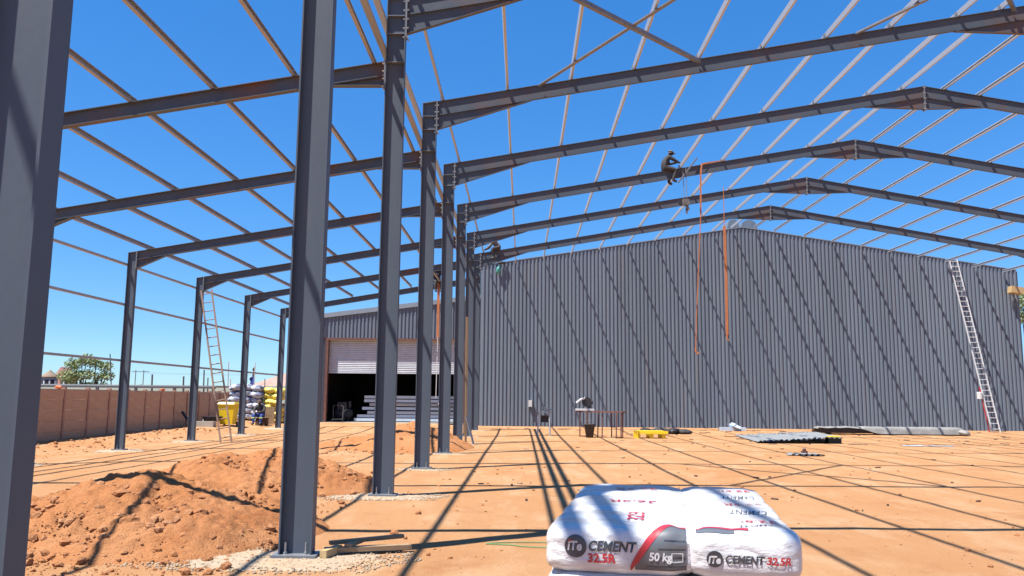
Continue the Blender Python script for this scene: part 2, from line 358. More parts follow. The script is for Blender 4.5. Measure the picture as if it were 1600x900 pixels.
for k, x in enumerate(PXR):
    purlin('roof_purlin', 'galvanised roof purlin on the right slope of the main hall, %s down from the ridge' % ORD[k], 'purlins on the right slope of the main hall', x, zt, SL, -1, -10.1, 34.93, 0, M['galv'])
for k, x in enumerate([-.20,-1.54,-2.9,-4.27,-5.66,-7.1,-8.45]):
    purlin('lean_to_purlin', 'lean-to roof purlin, %s counted leftwards from the tall columns' % ORD[k], 'purlins of the lean-to roof', x, zl, .171, 1, -10.1, 30.3, 0, M['galv2'])
def girt(name, label, group, x, z, y0, y1, side, h=.125, w=.06):
    A = [Vector((x+side*(-p if False else q), 0, z+p)) for p,q in [(b,a) for a,b in cprof(h, w)]]
    # lay the C on its side: web horizontal depth towards the column
    A = [Vector((x+side*p, 0, z+q)) for q,p in cprof(h, w)]
    return solo(name, MB().loft([a+Vector((0,y0,0)) for a in A], [a+Vector((0,y1,0)) for a in A]), M['galv2'], label, 'girt', (x, (y0+y1)/2, z), group)
for k, z in enumerate((5.22, 4.07, 2.48)):
    girt('wall_girt', 'thin horizontal wall girt on the outer short columns, %s' % ('uppermost of three', 'middle one of three', 'lowest one above the brown wall')[k], 'girts along the outer columns', -9.018, z, -10.1, 30.2, -1, .075)
for k, z in enumerate((7.84, 7.34)):
    girt('wall_girt', 'horizontal girt on the left side of the tall columns, %s' % ('upper one', 'lower one near the lean-to roof')[k], 'girts along the tall columns', -.003, z, -10.1, 30.2, -1, .10, .06)
# roof bracing
for j, (a, b) in enumerate(((2.7,6.4),(10.0,13.7))):
    for k, (xa, xb) in enumerate(((a,b),(b,a))):
        A = Vector((xa, 10.0, zt(xa)-.07-.06*k)); B = Vector((xb, 5.15, zt(xb)-.07-.06*k)); mb = MB()
        t = (B-A).normalized(); s = t.cross(Vector((0,0,1))).normalized(); u = s.cross(t)
        L_ = [Vector(),s*.085,s*.085+u*.008,s*.008+u*.008,s*.008+u*.085,u*.085]
        mb.loft([A+q for q in L_],[B+q for q in L_])
        solo('roof_brace', mb, M['plate'], 'diagonal steel angle of the %s crossed roof bracing, rising to the %s' % (('left','right')[j], ('right towards the camera','left towards the camera')[k]), 'brace', (A+B)/2, 'crossed roof bracing')

# ------------------------------------------------------------------ existing warehouse behind
WY = 35.05
wh = thing('warehouse', 'grey corrugated steel warehouse closing off the yard, with half-open roller door', 'building', (10, WY, 0))
def sheet(x0, x1, zb, ztop, y, mname='clad', pitch=.2, dep=.05):
    mb = MB(); n = round((x1-x0)/pitch); prof = []
    for k in range(n):
        a = x0+k*(x1-x0)/n; p = (x1-x0)/n
        prof += [(a, 0), (a+.42*p, 0), (a+.50*p, -dep), (a+.90*p, -dep)]
    prof.append((x1, 0)); vs_ = []
    for x, d in prof: vs_ += [Vector((x, y+d, zb)), Vector((x, y+d, ztop(x)))]
    mb.add(vs_, [(2*i, 2*i+2, 2*i+3, 2*i+1) for i in range(len(prof)-1)]); return mb
def wtop(x): return 8.50 + .155*(x if x <= 14 else 28-x)
x = .10; k = 0
while x < 28.2:
    x1 = min(x+.8, 28.3); part('wall_sheet', sheet(x, x1, gh(x, WY)-.05+.02*random.random(), lambda q: wtop(q), WY + (.006 if k % 2 else 0)), random.choice(CLAD), wh); x = x1; k += 1
def slab(mb, p0, p1, y0, y1, th):
    (xa, za), (xb, zb) = p0, p1
    mb.add([(xa,y0,za),(xb,y0,zb),(xb,y1,zb),(xa,y1,za),(xa,y0,za-th),(xb,y0,zb-th),(xb,y1,zb-th),(xa,y1,za-th)], [(0,1,2,3),(7,6,5,4),(0,4,5,1),(1,5,6,2),(2,6,7,3),(3,7,4,0)])
rf = MB(); slab(rf, (-.02, 8.42), (14, wtop(14)-.06), WY+.05, 62, .06); slab(rf, (14, wtop(14)-.06), (28.4, 8.42), WY+.05, 62, .06); part('roof', rf, M['sheetmetal'], wh)
cp = MB(); slab(cp, (.02, wtop(0)+.045), (14, wtop(14)+.045), WY-.065, WY+.10, .035); slab(cp, (14, wtop(14)+.045), (28.34, 8.5), WY-.065, WY+.10, .035); part('verge_capping', cp, M['trim'], wh)
part('side_wall', MB().bb(28.32, 28.40, WY+.03, 62, 0, 8.42), M['clad'], wh)
part('rear_wall', MB().bb(-9, 28.4, 62.05, 62.15, 0, 8.4), M['clad'], wh)
# ridge cowls
for xa, xb, d in ((13.25, 13.95, 0), (14.02, 14.95, .15)):
    rc = MB(); n = 8; A = []; B = []
    for j in range(n+1):
        a = math.pi*j/n; A.append(Vector((lerp(xa, xb, j/n), WY+.25+d, wtop(14)-.08+.60*math.sin(a)**.3))); B.append(Vector((lerp(xa, xb, j/n), WY+1.9+d, wtop(14)-.08+.66*math.sin(a)**.3)))
    rc.loft(A, B); part('ridge_cowl', rc, M['clad'], wh)
# lean-to front of the warehouse
LY = 35.9
def ltop(x): return 7.06 + .129*x
x = -9.0
while x < -.05:
    x1 = min(x+.8, 0.0); part('lean_to_sheet', sheet(x, x1, 4.66, lambda q: ltop(q)-.22, LY), M['clad'], wh); x = x1
fs = MB(); slab(fs, (-9.1, ltop(-9.1)), (0.06, ltop(0.06)), LY-.12, LY+.03, .24); part('lean_to_fascia', fs, M['trim'], wh)
part('lintel', MB().bb(-8.5, 0.08, LY-.06, LY+.02, 4.56, 4.67), M['oxide'], wh)
part('pier_sheet', sheet(-9.0, -8.2, 0, lambda q: 4.66, LY), M['clad'], wh)
part('pier_sheet', sheet(-.75, 0.05, 0, lambda q: 4.66, LY), M['clad'], wh)
for xx in (-8.15, -.82): part('door_jamb', MB().bb(xx-.07, xx+.07, LY-.07, LY+.22, 0, 4.56), M['oxide'], wh)
part('downpipe', MB().tube([(-8.42, LY-.12, .1), (-8.42, LY-.12, 5.9)], .05, 10), M['trim'], wh)
sh = MB(); z0, z1 = 2.86, 4.62; n = 18; vs_ = []; fs_ = []; zz = []
for j in range(n):
    a = z0+(z1-z0)*j/n; p = (z1-z0)/n; zz += [(a, 0), (a+.25*p, -.035), (a+.6*p, -.035), (a+.98*p, 0)]
for z, d in zz: vs_ += [(-8.08, LY+.27+d, z), (-.89, LY+.27+d, z)]
sh.add(vs_, [(2*i, 2*i+1, 2*i+3, 2*i+2) for i in range(len(zz)-1)]); rs = part('roller_shutter', sh, M['shutter'], wh)
part('bottom_rail', MB().bb(-8.08, -.89, LY+.23, LY+.31, 2.79, 2.86), M['shutter'], rs)
part('lean_to_roof', MB().loft([Vector((-9.1, LY+.04, ltop(-9.1)-.05)), Vector((.0, LY+.04, ltop(0)-.05)), Vector((.0, 62, ltop(0)-.05)), Vector((-9.1, 62, ltop(-9.1)-.05))], [Vector((-9.1, LY+.04, ltop(-9.1)-.1)), Vector((.0, LY+.04, ltop(0)-.1)), Vector((.0, 62, ltop(0)-.1)), Vector((-9.1, 62, ltop(-9.1)-.1))]), M['sheetmetal'], wh)
part('lean_to_side_wall', MB().bb(-9.06, -8.98, LY+.05, 62, 0, 5.8), M['clad'], wh)
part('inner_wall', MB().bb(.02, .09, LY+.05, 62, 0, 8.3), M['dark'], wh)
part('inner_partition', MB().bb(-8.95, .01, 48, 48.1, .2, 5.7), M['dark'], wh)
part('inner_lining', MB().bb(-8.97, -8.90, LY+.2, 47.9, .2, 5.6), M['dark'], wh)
part('floor_slab', MB().bb(-8.95, .0, LY-.25, 47.9, -.1, .20), M['concrete'], wh)

# things inside the doorway
def purlin_stack(x0, x1, y, zs, label, cols):
    t = thing('steel_bundle', label, 'bundle', ((x0+x1)/2, y, .2))
    for k, (z, dx0, dx1, dy) in enumerate(zs):
        part('section', MB().bb(x0+dx0, x1+dx1, y+dy, y+dy+.55, .2+z, .2+z+.15), cols[k % len(cols)], t)
    return t
purlin_stack(-6.75, -1.0, 36.75, [(.05,0,0,0),(.24,.15,0,.05),(.43,.7,.1,.02),(.65,.4,0,.1),(.86,.8,0,.06),(1.06,.5,0,.1),(1.26,.5,0,.14)], 'stacked pale steel sections lying inside the open roller door', [M['filmblue'], M['filmblue'], M['galv'], M['filmblue'], M['sheetmetal']])
for xx in (-5.0, -3.2, -1.6):
    solo('timber_bearer', MB().bb(xx-.06, xx+.06, 36.7, 37.4, .2, .248), M['wood'], 'timber bearer under the stacked steel sections, %s' % {-5.0:'left one',-3.2:'middle one',-1.6:'right one'}[xx], 'timber', (xx, 37.05, .2))
tr = thing('hand_trolley', 'small dark hand trolley with bent tube handle at the roller door', 'trolley', (-7.50, 36.2, .2))
part('handle', MB().tube([(-7.75,36.2,.3),(-7.80,36.3,1.05),(-7.45,36.3,1.1),(-7.25,36.3,1.02),(-7.25,36.2,.3)], .025, 8), M['pole'], tr)
part('deck', MB().bb(-7.80,-7.20,36.0,36.9,.32,.38), M['black'], tr)
for xx in (-7.75,-7.25): part('wheel', MB().tube([(xx-.03,36.15,.30),(xx+.03,36.15,.30)], .1, 14), M['black'], tr)
cm = thing('compressor', 'dark machine with tank standing in the shade behind the roller door', 'machine', (-7.4, 37.2, .2))
part('tank', MB().tube([(-7.9,37.2,.62),(-7.8,37.2,.62),(-7.0,37.2,.62),(-6.9,37.2,.62)], [.12,.28,.28,.12], 16), M['charcoal'], cm, True)
part('motor', MB().box((-7.5,37.2,1.05),(.5,.35,.4)).tube([(-7.1,37.2,.95),(-7.1,37.2,1.3)], .1, 12), M['black'], cm)
for xx in (-7.7,-7.1): part('foot', MB().bb(xx-.05,xx+.05,37.0,37.4,.2,.36), M['black'], cm)

# ------------------------------------------------------------------ precast wall on the left
bw = thing('boundary_wall', 'brown precast concrete panel wall along the left side of the yard', 'wall', (-12.3, 20, 0))
Wa, Wb = Vector((-11.45, 9.4, 0)), Vector((-13.45, 37.5, 0)); dl = (Wb-Wa); nb = 17; wd = dl.normalized(); wn = Vector((wd.y, -wd.x, 0))
Rw = Matrix.Rotation(math.atan2(wd.y, wd.x), 3, 'Z'); blen = dl.length/nb
for k in range(nb+1):
    p = Wa+wd*blen*k; part('post', MB().box((p.x, p.y, .80), (.11, .13, 1.92), Rw), M['wallpost'], bw)
pm = [mesh_of('panel', (lambda mb: mb.loft([Vector((-blen/2+.058, a, b)) for a,b in ((-.022,0),(-.03,.02),(-.03,.30),(-.022,.325),(.022,.325),(.022,0))], [Vector((blen/2-.058, a, b)) for a,b in ((-.022,0),(-.03,.02),(-.03,.30),(-.022,.325),(.022,.325),(.022,0))]))(MB()), M['wallpanel'])]
for k in range(nb):
    c = Wa+wd*blen*(k+.5)
    for r in range(6):
        o = link('panel', pm[0], bw); o.location = Vector((c.x, c.y, -.26+.328*r)) + wn*random.uniform(-.012,.012) - LOC[bw]; o.rotation_euler = (random.uniform(-.02,.02), random.uniform(-.004,.004), math.atan2(wd.y, wd.x)+random.uniform(-.004,.004))
def on_wall(y, off): 
    t = (y-Wa.y)/dl.y; return Wa+dl*t+wn*off

# ------------------------------------------------------------------ soil mounds, gravel, clods
def fbm(x, y, s): return noise.fractal(Vector((x*s, y*s, 3.1)), .7, 2.1, 6)
def mound(label, peaks, x0, x1, y0, y1, step, seed):
    mb = MB(); nx_ = int((x1-x0)/step)+1; ny_ = int((y1-y0)/step)+1
    def hh(x, y):
        wx = x+.25*noise.noise(Vector((x*.9,y*.9,seed))); wy = y+.25*noise.noise(Vector((x*.9,y*.9,seed+9))); h = 0
        for px, py, rx, ry, hz, pw in peaks:
            d = math.hypot((wx-px)/rx, (wy-py)/ry); h = max(h, hz*max(0, 1-d**pw)) if d < 1 else h
        return h
    for j in range(ny_):
        for i in range(nx_):
            x = x0+i*step; y = y0+j*step; h = hh(x, y); e = ss(0, .18, h)
            z = gh(x, y)-.035 + h + e*(.055*fbm(x+seed, y, 1.7) + .075*abs(noise.noise(Vector((x*5.3,y*5.3,seed)))) + .03*noise.noise(Vector((x*13,y*13,seed))) + .03*abs(noise.noise(Vector((x*24,y*24,seed))))) + (.03*ss(0,.04,h))
            mb.v.append(Vector((x, y, z)))
    for j in range(ny_-1):
        for i in range(nx_-1): mb.f.append((j*nx_+i, j*nx_+i+1, (j+1)*nx_+i+1, (j+1)*nx_+i))
    solo('soil_mound', mb, M['mound'], label, 'dirt pile', ((x0+x1)/2, (y0+y1)/2, 0), 'heaps of red soil', True)
    return hh
MOUNDS = []
m1 = [(-2.12,1.75,2.2,2.0,.66,1.15),(-1.5,1.0,1.3,1.5,.36,1.5),(-2.8,1.1,1.5,1.5,.27,1.4)]
MOUNDS.append((mound('orange soil heap nearest the camera beside the foreground column', m1, -5.0, .35, -1.2, 4.0, .03, 1.), -4.8, .2, -1.1, 3.9))
m2 = [(-1.95,6.3,1.75,1.8,.66,1.25),(-2.8,5.9,1.4,1.5,.58,1.3),(-1.1,6.3,1.1,1.3,.42,1.4)]
MOUNDS.append((mound('orange soil heap behind the gravel-footed column, middle of three', m2, -4.5, .35, 4.0, 8.4, .035, 4.), -4.4, .2, 4.2, 8.3))
m3 = [(-1.05,17.5,1.95,2.3,.80,1.1),(-2.5,18.2,1.8,2.2,.30,1.4)]
MOUNDS.append((mound('orange soil heap in front of the roller door, farthest of three', m3, -5.0, 1.5, 14.6, 21.2, .06, 8.), -4.9, 1.4, 14.7, 21.1))
def topz(x, y):
    z = gh(x, y)
    for hh, a, b, c, d in MOUNDS:
        if a < x < b and c < y < d: z = max(z, gh(x,y)-.01+hh(x, y))
    return z
cl = MB(); rr = random.Random(5)
for k in range(13000):
    q = rr.random()
    if q < .5: x, y = rr.gauss(-2.0,1.25), rr.gauss(1.0,1.2)
    elif q < .82: x, y = rr.gauss(-1.9,1.0), rr.gauss(5.9,1.0)
    else: x, y = rr.gauss(-1.3,1.3), rr.gauss(17.0,1.4)
    if x > .5 or (x > -.15 and rr.random() < .8) or y < -1.6: continue
    if -.1 < x < .45: continue
    r = min(.055, (.0058*rr.paretovariate(1.75))); cl.blob((x, y, topz(x,y)+r*.35), r, (1,1,.75), .28, 0, rr)
struct('soil_clods', cl, M['clod'], 'stuff')
st = MB()
for k in range(2600):
    y = -1.5+rr.random()**1.6*14; x = rr.uniform(-3.5, 11)
    if -.08 < x < .42: continue
    r = min(.03, .0035*rr.paretovariate(1.8)); st.blob((x, y, gh(x,y)+r*.3), r, (1,1,.7), .25, 0, rr)
for k in range(700):
    y = rr.uniform(8, 36); p = on_wall(y, rr.uniform(.15, 2.4)); r = min(.07, .014*rr.paretovariate(2.)); st.blob((p.x, y, gh(p.x,y)+r*.3), r, (1,1,.7), .25, 0, rr)
struct('scattered_pebbles', st, M['clod'], 'stuff')
big = [(-1.62,.35,.085,'reddish clod low on the front face of the nearest heap'),(-2.05,1.05,.075,'broad clod near the top of the nearest soil heap'),(-1.05,.75,.06,'pale clod on the right flank of the nearest heap'),(-1.3,5.15,.08,'clod at the front foot of the middle soil heap'),(-.75,3.1,.055,'clod lying between the two front soil heaps'),(.95,3.2,.04,'small clod on bare ground right of the third tall column'),(.88,1.55,.05,'dark clod on bare ground behind the timber offcuts'),(-2.7,.2,.09,'clod at the left foot of the nearest heap beside the foreground column')]
for x, y, r, lab in big:
    solo('soil_clod', MB().blob((x,y,topz(x,y)+r*.45), r, (1.25,1,.75), .2, 0, rr, True), M['clod'], lab, 'clod', (x,y,topz(x,y)), 'large soil clods')
def patch(name, x0, y0, rx, ry, n, hz, seed):
    mb = MB(); R_ = random.Random(seed); nr, na = 14, 48
    def edge(a): return 1+.30*noise.noise(Vector((math.cos(a)*1.6, math.sin(a)*1.6, seed)))+.10*noise.noise(Vector((math.cos(a)*6, math.sin(a)*6, seed)))
    vs_ = [Vector((x0,y0,gh(x0,y0)+hz))]; fs_ = []
    for i in range(1, nr+1):
        for k in range(na):
            a = k*2*math.pi/na; f = i/nr*edge(a); x = x0+rx*f*math.cos(a); y = y0+ry*f*math.sin(a)
            vs_.append(Vector((x, y, gh(x,y)+lerp(hz, -.012, (i/nr)**3)+.006*noise.noise(Vector((x*12,y*12,seed))))))
    for k in range(na): fs_.append((0, 1+k, 1+(k+1)%na))
    for i in range(nr-1):
        for k in range(na): fs_.append((1+i*na+k, 1+(i+1)*na+k, 1+(i+1)*na+(k+1)%na, 1+i*na+(k+1)%na))
    mb.add(vs_, fs_)
    for k in range(n):
        a = R_.uniform(0, 6.283); f = R_.random()**.5*1.12*edge(a); x = x0+rx*f*math.cos(a); y = y0+ry*f*math.sin(a)
        r = R_.uniform(.005,.017); mb.blob((x,y,gh(x,y)+hz*.8*(1-min(1,f))+r*.4), r, (1,1,.75), .25, 0, R_)
    struct(name, mb, M['gravel'], 'stuff', False)
patch('gravel_patch', -.05, -.02, 1.35, .62, 1700, .02, 1)
patch('gravel_patch', .15, 5.02, 1.0, .45, 900, .02, 2)
patch('gravel_patch', .15, 10.05, .75, .40, 300, .015, 3)
for k in range(5, 9): patch('gravel_patch', .2, FY[k]+.05, .75, .35, 120, .015, 10+k)
for k in range(4, 9): patch('gravel_patch', -8.9, FY[k]+.05, .7, .9, 200, .02, 20+k)

# ------------------------------------------------------------------ cement bags on a pallet
def text2d(s, size, shear=.0, offset=0., sx=1.0):
    c = bpy.data.curves.new('t', 'FONT'); c.body = s; c.size = size; c.shear = shear; c.offset = offset; c.resolution_u = 3
    o = bpy.data.objects.new('t', c); COL.objects.link(o); dg = bpy.context.evaluated_depsgraph_get(); me = o.evaluated_get(dg).to_mesh()
    V = [(v.co.x*sx, v.co.y) for v in me.vertices]; F = [tuple(p.vertices) for p in me.polygons]
    o.evaluated_get(dg).to_mesh_clear(); bpy.data.objects.remove(o); bpy.data.curves.remove(c); return V, F
class Bag:
    def __init__(s, a, b, h, seed, p=5.0, q=2.5, amp=.006):
        s.a, s.b, s.h, s.seed, s.p, s.q, s.amp = a/2, b/2, h/2, seed, p, q, amp
        s.tab = []
        prev = None; acc = 0
        for k in range(0, 181):
            th = math.radians(-60+k); P = s.raw(0, th)
            if prev is not None: acc += (P-prev).length
            s.tab.append((acc, th)); prev = P
    def disp(s, P, n):
        w = noise.noise(Vector((P.x*7+s.seed*3, P.y*9, P.z*9)))*s.amp + noise.noise(Vector((P.x*20+s.seed, P.y*12, P.z*22)))*s.amp*.2
        w -= s.amp*.9*(1-abs(noise.noise(Vector((P.x*5+s.seed*2.3, P.y*4+P.x*3, P.z*7)))))**6
        w -= .012*math.exp(-((abs(P.x)/s.a-.80)/.09)**2)*(.5+.5*noise.noise(Vector((P.y*30, P.z*30, s.seed))))
        return P+n*w
    def nrm(s, P):
        n = Vector((math.copysign(abs(P.x/s.a)**(s.p-1)/s.a, P.x), math.copysign(abs(P.y/s.b)**(s.p-1)/s.b, P.y), math.copysign(abs(P.z/s.h)**(s.q-1)/s.h, P.z)*s.q/s.p)); return n.normalized()
    def raw(s, u, th):
        rem = max(1e-4, 1-abs(u/s.a)**s.p); d = (-math.cos(th)*s.b, math.sin(th)*s.h); lo, hi = 0, 2
        for _ in range(40):
            m = (lo+hi)/2
            if (abs(m*math.cos(th)))**s.p+(abs(m*math.sin(th)))**s.q > rem: hi = m
            else: lo = m
        return Vector((u, d[0]*lo, d[1]*lo))
    def F(s, u, sl, off=.0025):
        sl = max(0, min(s.tab[-1][0]-1e-6, sl)); i = 0; j = len(s.tab)-1
        while j-i > 1:
            m = (i+j)//2
            if s.tab[m][0] > sl: j = m
            else: i = m
        (s0,t0),(s1,t1) = s.tab[i], s.tab[j]; th = lerp(t0, t1, (sl-s0)/max(1e-9, s1-s0))
        u = max(-s.a*.985, min(s.a*.985, u)); P = s.raw(u, th); n = s.nrm(P); return s.disp(P, n)+n*off
    def mesh(s, n=16):
        mb = MB(); seen = {}
        def vert(d):
            k = tuple(round(c, 5) for c in d)
            if k in seen: return seen[k]
            lo, hi = 0, 2
            for _ in range(34):
                m = (lo+hi)/2
                if abs(m*d[0])**s.p+abs(m*d[1])**s.p+abs(m*d[2])**s.q > 1: hi = m
                else: lo = m
            P = Vector((d[0]*lo*s.a, d[1]*lo*s.b, d[2]*lo*s.h)); seen[k] = len(mb.v); mb.v.append(s.disp(P, s.nrm(P))); return seen[k]
        g_ = [math.tan(math.pi/4*(-1+2*i/n)) for i in range(n+1)]
        for ax in range(3):
            for sg in (-1, 1):
                for i in range(n):
                    for j in range(n):
                        q = []
                        for (x, y) in ((g_[i],g_[j]),(g_[i+1],g_[j]),(g_[i+1],g_[j+1]),(g_[i],g_[j+1])):
                            d = [0,0,0]; d[ax] = sg; d[(ax+1)%3] = x; d[(ax+2)%3] = y; q.append(vert(d))
                        mb.f.append(tuple(q if sg > 0 else q[::-1])); mb.m.append(0)
        return mb
def decal(bag, parent, name, V, F, u0, s0, m, rot=0, off=.003):
    off += .0012; c, s = math.cos(rot), math.sin(rot)
    mb = MB(); mb.add([bag.F(u0+x*c-y*s, bag.ref+s0+x*s+y*c, off) for x, y in V], F); return part(name, mb, m, parent, True, True)
def disc(r, n=28, k=4):
    V = [(0,0)]; F = []
    for i in range(1, k+1): V += [(r*i/k*math.cos(j*2*math.pi/n), r*i/k*math.sin(j*2*math.pi/n)) for j in range(n)]
    F += [(0,1+j,1+(j+1)%n) for j in range(n)]
    for i in range(k-1): F += [(1+i*n+j,1+(i+1)*n+j,1+(i+1)*n+(j+1)%n,1+i*n+(j+1)%n) for j in range(n)]
    return V, F
def strip(lo, hi, x0, x1, n=26, m=6):
    V = []; F = []
    for i in range(n+1):
        x = lerp(x0, x1, i/n); a, b = lo(x), hi(x)
        V += [(x, lerp(a, b, j/m)) for j in range(m+1)]
    for i in range(n):
        for j in range(m): F.append((i*(m+1)+j,(i+1)*(m+1)+j,(i+1)*(m+1)+j+1,i*(m+1)+j+1))
    return V, F
PAL = Vector((2.435, -4.43, 0)); PROT = math.radians(-9.5)
Rp = Matrix.Rotation(PROT, 3, 'Z')
def pl(u, v, z): return PAL + Rp @ Vector((u, v, 0)) + Vector((0,0,z))
# wooden pallet
pt = thing('wooden_pallet', 'wooden pallet under the stacked cement bags', 'pallet', PAL+Vector((0,0,gh(*PAL.xy))), None, PROT)
for k in range(9): part('deck_board', MB().bb(0, 1.08, .02+k*.205, .12+k*.205, .11, .132), M['wood'], pt, False, True)
for u in (.0, .49, .98): part('bearer', MB().bb(u, u+.1, .02, 1.76, .022, .1095), M['wood'], pt, False, True)
for u in (.0, .49, .98): part('bottom_board', MB().bb(u, u+.1, .0, 1.78, .0, .0215), M['wood'], pt, False, True)
TH = .168; cols = ((.0,.650),(.612,1.085)); rows = ((0,.60),(.60,1.19),(1.19,1.76)); bagmesh = {}
POSN = {(0,0):'front left',(1,0):'front right',(0,1):'middle left',(1,1):'middle right',(0,2):'back left',(1,2):'back right'}
for lay in range(5):
    for ci, (u0, u1) in enumerate(cols):
        for ri, (v0, v1) in enumerate(rows):
            top = lay == 4
            seed = ci*3+ri+(20 if top else 0)
            bg_ = Bag(u1-u0+(.012 if top else 0), v1-v0+.012, TH+(.045 if top else .016), seed, 9.0, 3.4)
            key = seed
            if key not in bagmesh: bagmesh[key] = mesh_of('bag', bg_.mesh((44 if ri == 0 else 24) if top else 14), M['bagwhite'], None, True)
            z = .134+TH*(lay+.5)+(.014 if top else 0)+(.006*ri if top else 0)
            jit = (random.uniform(-.012,.012), random.uniform(-.012,.012)) if not top else (0,0)
            loc = pl((u0+u1)/2+jit[0], (v0+v1)/2+jit[1], z)
            lab = '%s white cement bag in the top layer of the pallet' % POSN[(ci,ri)] if top else '%s white cement bag in the %s layer down on the pallet' % (POSN[(ci,ri)], ('fifth','fourth','third','second')[lay])
            t = thing('cement_bag', lab, 'cement bag', loc, 'cement bags stacked on the pallet', PROT+random.uniform(-.012,.012)*(0 if top else 1))
            o = link('bag', bagmesh[key], t)
            bg_.ref = next(a_ for a_, t_ in bg_.tab if bg_.raw(0, t_).z > -bg_.h*.86)
            if top and ri == 0 and ci == 0:
                V, F = disc(.048); decal(bg_, t, 'logo_disc', V, F, -.187, .118, M['print'])
                V, F = text2d('iTe', .054, .16, .0016, .90); decal(bg_, t, 'logo_text', V, F, -.224, .101, M['printwhite'], 0, .0042)
                V, F = disc(.0055, 10, 1); decal(bg_, t, 'logo_dot', V, F, -.2115, .141, M['redbit'], 0, .005)
                V, F = text2d('CEMENT', .058, .22, .0020, .90); decal(bg_, t, 'brand_text', V, F, -.135, .102, M['print'])
                V, F = text2d('32.5R', .050, .0, .0020, 1.02); decal(bg_, t, 'grade_text', V, F, -.135, .055, M['redbit'])
                arc0 = lambda x: .025+1.02*(max(0, x-.025))**.80*1.0 if x < .2 else .025+1.02*.175**.8-(x-.2)**2*.5+.1*(x-.2)
                arc = lambda x: arc0(x-.022)
                V, F = strip(lambda x: .028, lambda x: max(.03, arc(x)-.012), .067, .285, 30, 14); decal(bg_, t, 'dark_panel', V, F, 0, 0, M['printgrey'], 0, .002)
                V, F = strip(lambda x: max(.026, arc(x)-.012-.022*(1 if x > .072 else .4)), lambda x: arc(x)+.014, .047, .285, 40, 4); decal(bg_, t, 'red_swoosh', V, F, 0, 0, M['redbit'], 0, .0034)
                for k in range(4):
                    V, F = strip(lambda x, k=k: .045+.036*k, lambda x, k=k: .050+.036*k, .115+.025*k, .28, 16, 1); decal(bg_, t, 'panel_line', V, F, 0, 0, M['print'], 0, .0030)
                V, F = text2d('50 kg', .046, .12, .0016, .95); decal(bg_, t, 'weight_text', V, F, .125, .072, M['printwhite'], 0, .005)
                for (a,b,c_,d) in ((.222,.268,.066,.069),(.222,.268,.101,.104)): 
                    V, F = strip(lambda x: c_, lambda x: d, a, b, 6, 1); decal(bg_, t, 'badge_frame', V, F, 0, 0, M['printwhite'], 0, .005)
                for a in (.220,.266):
                    V, F = strip(lambda x: .067, lambda x: .103, a, a+.004, 2, 4); decal(bg_, t, 'badge_frame', V, F, 0, 0, M['printwhite'], 0, .005)
            if top and ri == 0 and ci == 1:
                V, F = disc(.034); decal(bg_, t, 'logo_disc', V, F, -.125, .088, M['print'])
                V, F = text2d('iTe', .042, .18, .0018, .92); decal(bg_, t, 'logo_text', V, F, -.153, .071, M['printwhite'], 0, .0042)
                V, F = text2d('CEMENT', .045, .22, .0016, .90); decal(bg_, t, 'brand_text', V, F, -.085, .074, M['print'])
                V, F = text2d('32.5R', .043, .15, .0015, 1.0); decal(bg_, t, 'grade_text', V, F, .083, .074, M['redbit'])
                V, F = strip(lambda x: .235+.25*(x+.2)-1.4*(x+.2)**2, lambda x: .262+.25*(x+.2)-1.4*(x+.2)**2, -.20, .02, 20, 3); decal(bg_, t, 'red_swoosh', V, F, 0, 0, M['redbit'], 0, .0034)
                V, F = strip(lambda x: .20, lambda x: .232+.25*(x+.2)-1.4*(x+.2)**2, -.20, -.04, 16, 4); decal(bg_, t, 'dark_panel', V, F, 0, 0, M['printgrey'], 0, .002)
            if top:
                sm = bg_.tab[90+55][0]-bg_.ref
                V, F = text2d('32.5R', .11 if ci == 0 else .085, .0, .0012, 1.0)
                if ci == 0: decal(bg_, t, 'grade_text', V, F, .10, sm-.02, M['redbit'], math.pi/2 if ri == 0 else math.pi, .003) if ri == 0 else decal(bg_, t, 'grade_text', V, F, .16, sm+.02, M['redbit'], math.pi, .003)
                else: decal(bg_, t, 'grade_text', V, F, .17, sm+.03, M['redbit'], math.pi, .003)
                V, F = text2d('CEMENT', .11 if ci == 0 else .055, .2, .0004, .85); decal(bg_, t, 'brand_text', V, F, .27 if ci == 0 else .17, (sm-.22 if ri else sm-.10), M['printgrey'], math.pi/2 if ci == 0 else math.pi, .003) if ci else None
            if lay == 3 and ri == 0:
                V, F = disc(.045); decal(bg_, t, 'logo_disc', V, F, -.20 if ci == 0 else -.1, .085, M['print'])
                V, F = text2d('CEMENT', .062, .22, .003, .93); decal(bg_, t, 'brand_text', V, F, -.15 if ci == 0 else -.05, .066, M['print'])

# ------------------------------------------------------------------ timber and cord on the ground
def plank(a, b, w, h, m, label):
    a = Vector(a); b = Vector(b); solo('timber_offcut', MB().bar(a, b, w, h), m, label, 'timber', (a+b)/2, 'timber offcuts by the column foot')
plank((.42,.34,.10),(1.10,.72,.115), .07, .035, M['wood'], 'long thin grey timber batten behind the gravel-footed column')
plank((.40,.20,.055),(1.22,.46,.055), .09, .045, M['wood'], 'thicker timber plank lying flat at the gravel-footed column')
plank((.44,-.02,.055),(.52,.30,.055), .07, .07, M['pinewood'], 'short square pine block beside the column base plate')
plank((.62,.24,.093),(.70,.60,.093), .07, .034, M['wood'], 'short timber crosspiece resting over the flat plank')
gc = [(2.50+.55*math.cos(a)+(.3 if a > 3 else 0), .82+.16*math.sin(a), .012+gh(2.5,.8)) for a in [1.2+.35*k for k in range(12)]]
solo('green_cord', MB().tube(gc, .006, 6), M['cord'], 'thin green cord loop lying on the ground left of the cement', 'cord', gc[0])

